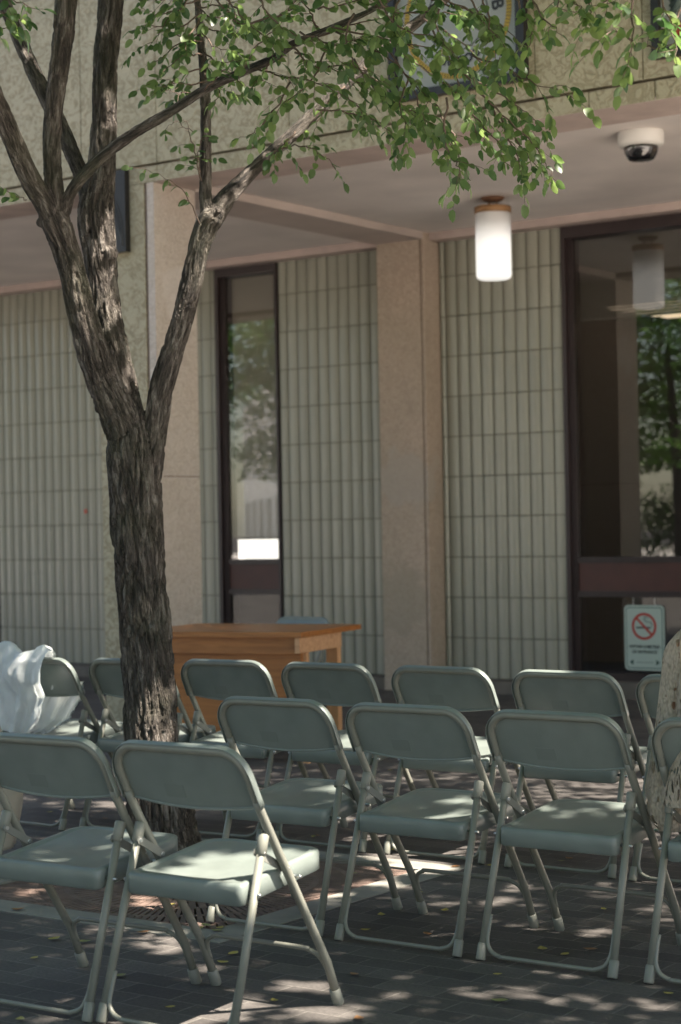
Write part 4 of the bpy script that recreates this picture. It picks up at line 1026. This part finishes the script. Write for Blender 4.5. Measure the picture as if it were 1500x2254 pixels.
def add_leaf(p, d_, ln):
    n = (Vector((0, 0, 1))+rv()*1.3).normalized()
    LP.append(p); LD.append(d_.normalized()); LN.append(n); LL.append(ln); LW.append(ln*rl.uniform(.52, .68)); LT.append(rl.random())
def leafy(pts, r, step=.024, size=.05, start=.15):
    """leaves alternate along a twig"""
    tot = 0; side = 1; L_ = sum((b-a).length for a, b in zip(pts, pts[1:])); run = 0; nxt = L_*start
    for a, b in zip(pts, pts[1:]):
        d_ = b-a; l = d_.length; t = d_.normalized(); sd_ = t.cross(Z);
        if sd_.length < .1: sd_ = Vector((1, 0, 0))
        sd_.normalize()
        while nxt < run+l:
            p = a+t*(nxt-run); dl = (t*.55+sd_*side*.8+Vector((0, 0, -.45))+rv()*.35)
            add_leaf(p, dl, size*rl.uniform(.5, 1.25)); side = -side; nxt += step*rl.uniform(.7, 1.4)
        run += l
    add_leaf(pts[-1], (pts[-1]-pts[-2]).normalized()+Vector((0, 0, -.3)), size)
def spray(pp, r0_=.004, side_len=.13, gap=.055, size=.048, dens=1.0):
    P = [pix(*p) for p in pp]; P = [Vector(q) for q in smoothpath([tuple(p) for p in P], 5)]
    for i in range(1, len(P)-1): P[i] = P[i]+rv()*.006
    n = len(P); tube(tw, P, [max(.0009, r0_*(1-i/n)**.8) for i in range(n)], 5)
    leafy(P, r0_, .035/dens, size, .25)
    L_ = 0; nxt = gap; sgn = 1
    for a, b in zip(P, P[1:]):
        d_ = (b-a); l = d_.length; t = d_.normalized()
        while nxt < L_+l:
            p = a+t*(nxt-L_); sdir = t.cross(Z); sdir = sdir.normalized() if sdir.length > .1 else Vector((1, 0, 0))
            q = (t*.7+sdir*sgn*rl.uniform(.3, .9)+rv()*.5+Vector((0, 0, -.15))).normalized()
            ll = side_len*rl.uniform(.4, 1.25)*(1-.35*nxt/(L_+l+.5)); m = 5; pts = [p]; dq = q
            for k in range(m): dq = (dq+rv()*.18+Vector((0, 0, -.10))).normalized(); pts.append(pts[-1]+dq*ll/m)
            tube(tw, pts, [.0014, .0012, .001, .0008, .0007, .0005], 4)
            leafy(pts, .001, .023/dens, size, .2)
            sgn = -sgn; nxt += gap*rl.uniform(.7, 1.5)
        L_ += l
SPR = [ # centre mass
 ([(560, 60), (640, 20), (720, -40)], 6.4), ([(700, 80), (780, 55), (860, 30), (930, -10)], 6.4), ([(740, 70), (830, 110), (900, 170), (960, 235)], 6.3), ([(730, 60), (850, 85), (950, 110), (1040, 155)], 6.3),
 ([(850, 100), (900, 180), (935, 260), (955, 330)], 6.4), ([(950, 60), (1010, 180), (1040, 260), (1060, 330)], 6.3), ([(1010, 150), (1080, 230), (1150, 290), (1200, 360), (1225, 398)], 6.1), ([(1080, 230), (1125, 310), (1145, 360), (1156, 405)], 6.1),
 ([(1040, 120), (1110, 150), (1180, 185), (1265, 212)], 6.0), ([(960, 230), (1000, 300), (1010, 350), (1012, 400)], 6.2), ([(700, 242), (780, 250), (850, 280), (878, 350)], 7.5), ([(600, 335), (660, 320), (710, 340), (740, 375)], 7.45),
 ([(650, 290), (625, 315), (600, 335)], 7.5), ([(640, 180), (610, 235), (565, 285), (525, 305)], 6.5), ([(600, 130), (575, 170), (550, 195)], 6.5), ([(820, 10), (900, 30), (980, 30), (1060, 55)], 6.0), ([(900, -30), (1000, 10), (1100, 55), (1150, 105)], 5.9),
 ([(750, 195), (800, 250), (830, 300)], 7.6), ([(640, 100), (700, 140), (770, 170), (830, 200)], 6.4), ([(560, 150), (640, 170), (720, 190), (790, 230)], 6.5), ([(860, 95), (930, 150), (1000, 200), (1070, 260), (1110, 320)], 7.7),
 ([(930, 40), (1010, 90), (1080, 160), (1140, 240), (1180, 300)], 7.75), ([(700, 60), (680, 20), (640, -20)], 6.4), ([(530, 160), (560, 110), (610, 60), (650, 20)], 6.5), ([(450, 198), (500, 150), (540, 130)], 6.6), ([(780, 30), (760, 90), (790, 150), (860, 190)], 6.2),
 ([(980, -30), (960, 50), (990, 110), (1060, 190)], 5.9), ([(1060, -30), (1080, 60), (1120, 120)], 5.8), ([(800, 148), (850, 200), (920, 270), (990, 290)], 7.65), ([(880, 0), (860, 70), (900, 130)], 6.0),
 ([(1000, 200), (1060, 270), (1100, 320), (1110, 360)], 6.4), ([(700, 20), (770, 10), (840, -20)], 6.1), ([(1100, 250), (1150, 330), (1190, 370)], 6.2), ([(660, 70), (740, 100), (800, 80)], 6.2), ([(720, 100), (690, 170), (640, 215), (610, 250)], 6.4),
 ([(560, -20), (600, 40), (660, 80), (720, 110)], 6.1), ([(480, -20), (530, 30), (570, 70), (620, 90)], 6.3), ([(820, -20), (880, 60), (960, 80), (1010, 130)], 5.9), ([(900, 170), (880, 230), (900, 290)], 6.3), ([(950, 0), (1040, 30), (1090, 90), (1110, 160)], 6.0),
 ([(780, 130), (820, 190), (880, 230), (950, 270), (1020, 300)], 6.5), ([(760, 190), (720, 230), (700, 270), (690, 300)], 7.6), ([(1050, 180), (1090, 200), (1150, 240), (1200, 290)], 6.2),
 # left cluster on the thin upright limb
 ([(440, 30), (390, 60), (330, 55), (285, 70)], 7.3), ([(443, 70), (385, 105), (345, 135)], 7.3), ([(437, 15), (490, 10), (540, -5)], 7.3), ([(445, 110), (490, 140), (540, 125)], 7.3), ([(450, 180), (400, 185), (350, 170)], 7.3), ([(452, 200), (410, 205), (365, 200)], 7.3), ([(428, -30), (360, 0), (300, -10)], 7.3), ([(440, 60), (470, 100), (520, 110)], 7.2), ([(435, 0), (380, 30), (330, 100)], 7.25), ([(448, 150), (400, 160), (370, 190), (345, 185)], 7.3), ([(430, 10), (470, 40), (500, 30)], 7.25), ([(445, 90), (400, 80), (360, 70)], 7.2), ([(450, 160), (480, 200), (470, 240)], 7.25), ([(500, -20), (520, 40), (560, 60)], 7.0), ([(438, 0), (400, -10), (370, 10)], 7.2),
 ([(450, 170), (500, 175), (560, 200)], 7.2), ([(440, 50), (480, 70), (530, 75)], 7.3), ([(430, -20), (395, 20), (350, 30), (310, 20)], 7.2), ([(445, 120), (400, 125), (360, 160)], 7.25), ([(440, 40), (410, 90), (420, 130)], 7.2),
 # right-hand hanging sprays
 ([(1150, -30), (1200, 40), (1238, 78)], 5.6), ([(1200, -30), (1260, 0), (1290, 30)], 5.7), ([(1400, -40), (1392, 50), (1392, 100), (1385, 160)], 5.5), ([(1392, 90), (1350, 70), (1315, 95)], 5.5), ([(1395, 100), (1440, 105), (1490, 90)], 5.5), ([(1450, -20), (1480, 60), (1490, 140)], 5.4), ([(1130, -10), (1170, 60), (1160, 110)], 5.8), ([(1290, -30), (1300, 20), (1290, 60)], 5.7), ([(1350, -30), (1330, 10), (1300, 15)], 5.6),
 ([(1500, 20), (1470, 60), (1440, 70)], 5.4), ([(1240, -30), (1230, 10), (1240, 40)], 5.8)]
rj = random.Random(3)
SPR += [([(x+rj.uniform(-34, 34), y+rj.uniform(-28, 22)) for x, y in pts], Y+rj.uniform(-.25, .3)) for pts, Y in SPR[:43:9]]
for pts, Y in SPR:
    n = len(pts); spray([(x, y, Y-.12*i/(n-1)+.0) for i, (x, y) in enumerate(pts)], size=.044, side_len=.125, gap=.060)
# sparse twigs: the bare sprig by the pillar, the red sprout, upper left bits
spray([(440, 492, 7.2), (410, 430, 7.1), (350, 385, 7.0), (285, 368, 6.95)], .0025, .03, .12, .035, .8)
spray([(445, 400, 7.25), (430, 335, 7.2), (415, 280, 7.15), (405, 262, 7.1)], .0035, .07, .05, .040)
spray([(442, 380, 7.25), (436, 330, 7.2), (450, 290, 7.15)], .003, .05, .06, .036)
spray([(425, 290, 7.2), (390, 270, 7.15), (365, 285, 7.1)], .002, .05, .05, .04)
spray([(60, 440, 6.8), (30, 428, 6.75), (-20, 405, 6.7)], .002, .04, .06, .045)
for pts in ([(-40, 20), (20, 30), (60, 45)], [(-40, -20), (40, 5), (95, 20)], [(-60, 50), (0, 60), (30, 70)]): spray([(x, y, 5.8) for x, y in pts], .003, .08, .06, .05)
obj('twigs', tw, plain('twig_bark', (.11, .075, .055), .8), tree, loc=-tree_root)
print('visible leaves', len(LP))

# dense canopy above the frame; gaps are carved where the sun gets through
rn = np.random.default_rng(5)
def gaps():
    G = []
    def g(u, v, z, r): G.append((UV(u, v, z), r))
    def gp(px, py, Y, r): G.append((pix(px, py, Y), r))
    g(-3.20, 4.02, .42, .22); g(-3.10, 4.15, .42, .13); g(-3.34, 3.92, .42, .08)                      # brightest seat
    g(-4.02, 6.60, .42, .20); g(-3.95, 6.52, .42, .14)                                         # white seat, back row
    g(-4.2, 6.35, 0, .20); g(-4.05, 6.1, 0, .14); g(-4.5, 6.6, 0, .16)
    global GI0; GI0 = len(G)
    gp(455, 500, 7.2, .11); gp(438, 545, 7.2, .07); gp(485, 468, 7.2, .08); gp(530, 400, 7.38, .07); gp(640, 290, 7.55, .09); gp(730, 212, 7.65, .10); gp(800, 148, 7.7, .09); gp(855, 98, 7.75, .08); gp(425, 600, 7.2, .05); gp(240, 200, 7.4, .05); gp(232, 300, 7.4, .06); gp(228, 560, 7.3, .07); gp(236, 500, 7.35, .05); gp(232, 615, 7.3, .04); gp(385, 1500, 7.2, .05); gp(60, 130, 7.6, .06); gp(95, 200, 7.6, .05); gp(360, 1180, 7.2, .03)
    for x, y, Y, r in ((410, 290, 7.1, .09), (400, 190, 7.2, .08), (1320, 170, 5.5, .07), (1480, 90, 5.4, .07), (1225, 390, 6.1, .06), (620, 20, 6.4, .06), (880, 150, 6.3, .05), (1000, 60, 5.9, .06), (730, 110, 6.4, .05), (290, 395, 6.95, .08), (1140, 430, 6.1, .05), (1060, 30, 6, .04)): gp(x, y, Y, r)
    for x, y, r in ((330, 1990, .10), (150, 1930, .12), (60, 1960, .08), (820, 1945, .10), (700, 1970, .09), (420, 2130, .06), (350, 2080, .10), (640, 2170, .10), (700, 2230, .10), (90, 2215, .07), (1150, 1950, .07), (1090, 1985, .08), (1130, 2175, .05), (1230, 2200, .05), (1060, 2190, .04), (860, 2190, .04), (1330, 2215, .05), (1440, 2210, .05), (960, 1985, .07), (900, 1830, .08), (700, 1800, .14), (620, 1790, .12), (250, 1770, .09), (330, 1830, .06), (60, 1790, .10), (1250, 1880, .05), (540, 2120, .05)):
        d_ = fw+cr*((x-750)/FPX)-cu*((y-1127)/FPX); G.append((Vector((0, 0, CAM_H))+d_*(-CAM_H/d_.z), r))
    for u, v, r in ((-5.2, 6.5, .13), (-3.55, 6.55, .10), (-3.0, 6.5, .08), (-2.72, 5.15, .05), (-2.66, 5.32, .04), (-2.85, 5.02, .035), (-3.70, 4.05, .06), (-3.82, 4.18, .05), (-3.12, 3.92, .12), (-5.15, 6.6, .14), (-4.62, 6.6, .14), (-6.1, 6.45, .13), (-5.6, 6.5, .09), (-3.33, 5.28, .07), (-3.25, 5.10, .06), (-3.45, 5.12, .05), (-3.15, 5.2, .05), (-3.85, 5.30, .07), (-3.75, 5.15, .06), (-3.95, 5.15, .05), (-3.30, 4.99, .05), (-2.8, 5.3, .03), (-3.75, 4.2, .05), (-3.9, 3.9, .04)): g(u, v, .42, r)
    for x, y, Y, r in ((190, 1662, 5.25, .05), (240, 1760, 5.2, .05), (330, 1850, 5.1, .06), (560, 1760, 5.0, .05), (600, 1870, 5.1, .05), (690, 2080, 5.2, .05), (715, 1575, 6.2, .06), (670, 1555, 6.2, .04), (580, 1465, 8, .06), (480, 1452, 8, .04), (150, 1500, 8.5, .06), (800, 1500, 7.8, .05), (1290, 1580, 5.65, .04), (1060, 1530, 7.5, .05), (1350, 1530, 7.2, .04), (45, 1470, 8.5, .06), (385, 1580, 7.2, .07), (390, 1700, 7.2, .05)): gp(x, y, Y, r)
    G = [(p, r if i < 5 else r*1.12) for i, (p, r) in enumerate(G)]
    return G
G = gaps()
_p = np.array([tuple(p) for p in LP]); _k = np.ones(len(_p), bool); _sv = np.array(SV)
for P, r in G[GI0:GI0+18]:
    e = _p-np.array(P); h = e@_sv; _k &= ~((np.linalg.norm(e-h[:, None]*_sv, axis=1) < r*.75) & (h > .05))
_s = lambda L_: np.array([tuple(q) if isinstance(q, Vector) else q for q in L_])[_k]
lm = leaf_mesh('foliage', _s(LP), _s(LD), _s(LN), _s(LL), _s(LW), _s(LT), T_HI, F_HI); obj('foliage', lm, LEAF, tree, loc=-tree_root)
def canopy(name, parent, ell, n, size, holes=(), root=Vector((0, 0, 0)), cull=True, shade=True, mat=LEAF2, holeonly=0):
    """ell: list of (centre, radii); leaves fill the shell-weighted volumes in clumps"""
    cs = np.array([e[0] for e in ell], float); rs = np.array([e[1] for e in ell], float); vol = rs.prod(1); pr_ = vol/vol.sum()
    pk = rn.choice(len(ell), n, p=pr_); d_ = rn.normal(size=(n, 3)); d_ /= np.linalg.norm(d_, axis=1)[:, None]; rad = rn.random(n)**(1/2.2)
    pos = cs[pk]+d_*rad[:, None]*rs[pk]
    # clumping: pull towards random clump centres
    nc = max(4, n//45); cc = pos[rn.integers(0, n, nc)]
    own = rn.integers(0, nc, n); pull = rn.random(n) < .55
    pos = np.where(pull[:, None], cc[own]+rn.normal(size=(n, 3))*np.array([.20, .20, .10]), pos)
    keep = np.ones(n, bool)
    q = pos-np.array([0, 0, CAM_H]); z = q@np.array(fw)
    if cull:
        px = 750+FPX*(q@np.array(cr))/np.maximum(z, .01); py = 1127-FPX*(q@np.array(cu))/np.maximum(z, .01)
        keep &= ~((z > .0) & (py > -45) & (px > -400) & (px < 1700))
        keep &= pos[:, 2] > 2.3
        keep &= ~((np.hypot(q[:, 0], q[:, 1]) < 1.2) & (pos[:, 2] < 2.6))
    sv = np.array(SV)
    for P, r in holes:
        e = pos-np.array(P); h = e@sv; dd = np.linalg.norm(e-h[:, None]*sv, axis=1)
        keep &= ~((dd < r) & (h > .3))
    if shade:
        hit = pos-sv*(pos[:, 2]/sv[2])[:, None]; hu = hit@np.array(A); hv = hit@np.array(D)
        keep &= ~((hv > 5.6) & (hu > -2.75-.5*(hv-6.4))) & ~((hu > -.6) & (hv < 9.3)) & ~(hv < -7)
    pos = pos[keep]; n = len(pos)
    az = rn.random(n)*2*PI; dv = np.stack([np.cos(az), np.sin(az), -.35+rn.normal(size=n)*.3], 1)
    nn = np.stack([rn.normal(size=n)*.45, rn.normal(size=n)*.45, np.ones(n)], 1)
    ln = size*rn.uniform(.65, 1.2, n)
    me = leaf_mesh(name, pos-np.array(root), dv, nn, ln, ln*.62, rn.random(n), T_LO, F_LO)
    return obj(name, me, mat, parent)
ell = [((1.2, 5.8, 4.9), (2.6, 2.6, 1.1)), ((2.8, 4.6, 4.7), (2.2, 2.2, 1.2)), ((-.6, 6.8, 5.2), (2.2, 2.2, 1.1)), ((3.2, 6.6, 5.0), (2.0, 2.0, 1.2)), ((1.0, 3.2, 4.5), (2.2, 1.8, 1.0)), ((2.6, 9.0, 5.5), (2.4, 1.8, 1.0)), ((.4, 9.2, 5.7), (2.2, 1.6, .9)), ((2.6, 9.3, 5.6), (1.6, 1.3, .8)), ((-.5, 1.0, 4.2), (2.6, 2.0, .9)), ((.5, -2.0, 4.4), (3.0, 2.2, .9)), ((-3.2, 0, 4.6), (2.0, 3.0, .9)), ((-2.8, 4.4, 4.6), (1.8, 2.4, .9)), ((3.2, 3.0, 4.3), (2.0, 1.7, .9)), ((1.6, 2.2, 3.9), (1.8, 1.4, .8))]
canopy('crown', tree, ell, 118000, .10, G, tree_root)
print('canopy ok')

# ------------------------------------------------------------------ neighbours: seen mirrored in the panes and shading the terrace
def simple_tree(label, base, h, lean, ell, n, size, stems, shade=False):
    t = thing('tree', label, 'tree', base)
    bm = bmesh.new()
    for st in stems:
        P = smoothpath(st, 4); tube(bm, [Vector(p[:3]) for p in P], [p[3] for p in P], 10)
    obj('trunk', bm, BARK2, t)
    canopy('crown', t, [(tuple(Vector(c)+Vector(base)), r) for c, r in ell], n, size, G if shade else (), Vector(base), True, shade)
    return t
BARK2 = plain('bark_plain', (.10, .08, .065), .9, bump=1, bscale=25, var=.3, vscale=8)
b2 = UV(-14.6, -5.3)
simple_tree('leafy tree mirrored in the dark window panes', tuple(b2), 7, 0,
    [((-1.2, 1, 3.6), (1.5, 1.5, 1.3)), ((-.8, .6, 5.0), (1.6, 1.6, 1.3)), ((1.0, -.5, 5.2), (1.7, 1.7, 1.4)), ((1.2, -1.4, 3.0), (1.6, 1.2, 1.4)), ((-2.5, -2, 3.6), (2.2, 2.2, 2.2)), ((2.5, -3, 4.2), (2.5, 2, 2.2)), ((.5, -2.5, 1.2), (3.2, 1.2, 1.0)), ((-1.5, -.5, 1.5), (2.0, 2.0, 1.4)), ((1.5, .5, 1.6), (1.5, 1.5, 1.4))], 34000, .15,
    [[(0, 0, -.1, .17), (0, 0, 1.0, .14), (-.1, 0, 2.2, .11), (-.4, 0, 4.5, .05)], [(-.02, 0, 1.3, .10), (.35, .1, 2.4, .08), (.8, .1, 4.6, .04)]])
b3 = UV(-22.6, -4.2)
simple_tree('second leafy tree mirrored in the narrow window', tuple(b3), 7, 0,
    [((-.5, 0, 2.7), (1.0, 1.0, .7)), ((-1.2, 1, 5.2), (2.0, 2.0, 1.3)), ((0, 0, 3.7), (1.5, 1.5, 1.3)), ((.6, -.6, 3.6), (.8, 1.0, 1.2)), ((1.2, -.8, 5.6), (2.2, 2.2, 1.3)), ((-2, -2, 1.0), (3.5, 1.5, .9))], 17000, .15,
    [[(0, 0, -.1, .2), (0, 0, 1.4, .16), (-.2, 0, 3.0, .12), (-.4, 0, 5.5, .05)], [(0, 0, 1.9, .12), (.5, .1, 3.2, .08), (1.0, .1, 5.0, .04)]])
hb = UV(-16.5, -9)
hg = thing('hedge', 'dark leafy hedge across the plaza, mirrored low in the big window', 'hedge', tuple(hb))
bm = bmesh.new()
for q in range(-5, 6): tube(bm, [tuple(A*q*.9-Z*.05), tuple(A*(q*.9+.05)+Z*.7), tuple(A*(q*.9-.1)+Z*1.5)], [.03, .02, .008], 6)
obj('stems', bm, BARK2, hg)
canopy('foliage', hg, [(tuple(hb+A*q*.9+Z*1.1), (.8, .8, 1.1)) for q in range(-6, 7)], 16000, .12, (), hb, False, shade=False)
ow = thing('building', 'pale concrete building across the plaza, mirrored in the window glass', 'building', UV(-34, -19), ROTB+math.radians(48))
pale = plain('pale_concrete', (.70, .68, .65), .9, var=.06, vscale=.5)
obj('wall', B((-20, 1, -10, 0, 0, 6.2)), pale, ow)
for k in range(5): obj('window', B((-18.5+k*3.8, -16.7+k*3.8, -.02, .05, .9, 2.3)), FRAMEB, ow)

# ------------------------------------------------------------------ fallen leaves
rf = random.Random(4)
FY = [plain('fallen_yellow', (.36, .29, .07), .6), plain('fallen_olive', (.20, .20, .07), .6), plain('fallen_brown', (.24, .12, .05), .6)]
spots = [(75, 2112, 0), (140, 1757+60, 2), (185, 2077, 1), (110, 1790, 0), (232, 1804, 2), (40, 2006, 2), (262, 2151, 1), (438, 2047, 0), (455, 2040, 1), (478, 2052, 1), (485, 2045, 0), (315, 2056, 2), (375, 1996+0, 0), (513, 2103, 0), (491, 2122, 0), (604, 2207, 0), (375, 2221, 0),
 (990, 1834, 0), (865, 1873, 0), (975, 1889, 0), (1080, 1908, 0), (1253, 1893, 2), (1236, 1898, 1), (1003, 1910, 2), (925, 1967, 0), (980, 2008, 0), (840, 2018, 0), (805, 2051, 0), (942, 2060, 2), (1300, 2093, 2), (1243, 2104, 0), (1194, 2092, 0), (1096, 2148, 0), (780, 2148, 2), (1100, 2207, 1), (1472, 2190, 0), (790, 2245, 2), (45, 2247, 1), (860, 1698, 0), (690, 1845, 1), (700, 1842, 2), (150, 1760, 0), (670, 2005, 2), (778, 1925, 1), (990, 1832, 0), (1330, 2005, 0), (120, 2070, 0), (560, 1990, 1)]
for i, (x, y, c) in enumerate(spots):
    d_ = fw+cr*((x-750)/FPX)-cu*((y-1127)/FPX); P = Vector((0, 0, CAM_H))+d_*(-CAM_H/d_.z)
    s = rf.uniform(.03, .052); bm = bmesh.new()
    cur = rf.uniform(.1, .3)
    g_ = []
    for t in (0, .2, .45, .7, .9, 1):
        wv = s*.32*math.sin(PI*min(1, t**.8)) if t < 1 else 0
        g_.append([bm.verts.new((x_, s*(t-.5), .003+s*cur*(2*t-1)**2*.5+abs(x_)*cur)) for x_ in ((-wv-1e-4, 0, wv+1e-4))])
    for a_, b_ in zip(g_, g_[1:]):
        for k_ in range(2): bm.faces.new((a_[k_], a_[k_+1], b_[k_+1], b_[k_]))
    o = obj('fallen_leaf', bm, FY[c], None, loc=(P.x, P.y, .002), rz=rf.uniform(0, 6.28))
    tag(o, ['small yellow fallen leaf lying on the dark paving', 'small olive green fallen leaf lying on the dark paving', 'small brown fallen leaf lying on the dark paving'][c], 'leaf', ['yellow fallen leaves', 'olive fallen leaves', 'brown fallen leaves'][c])
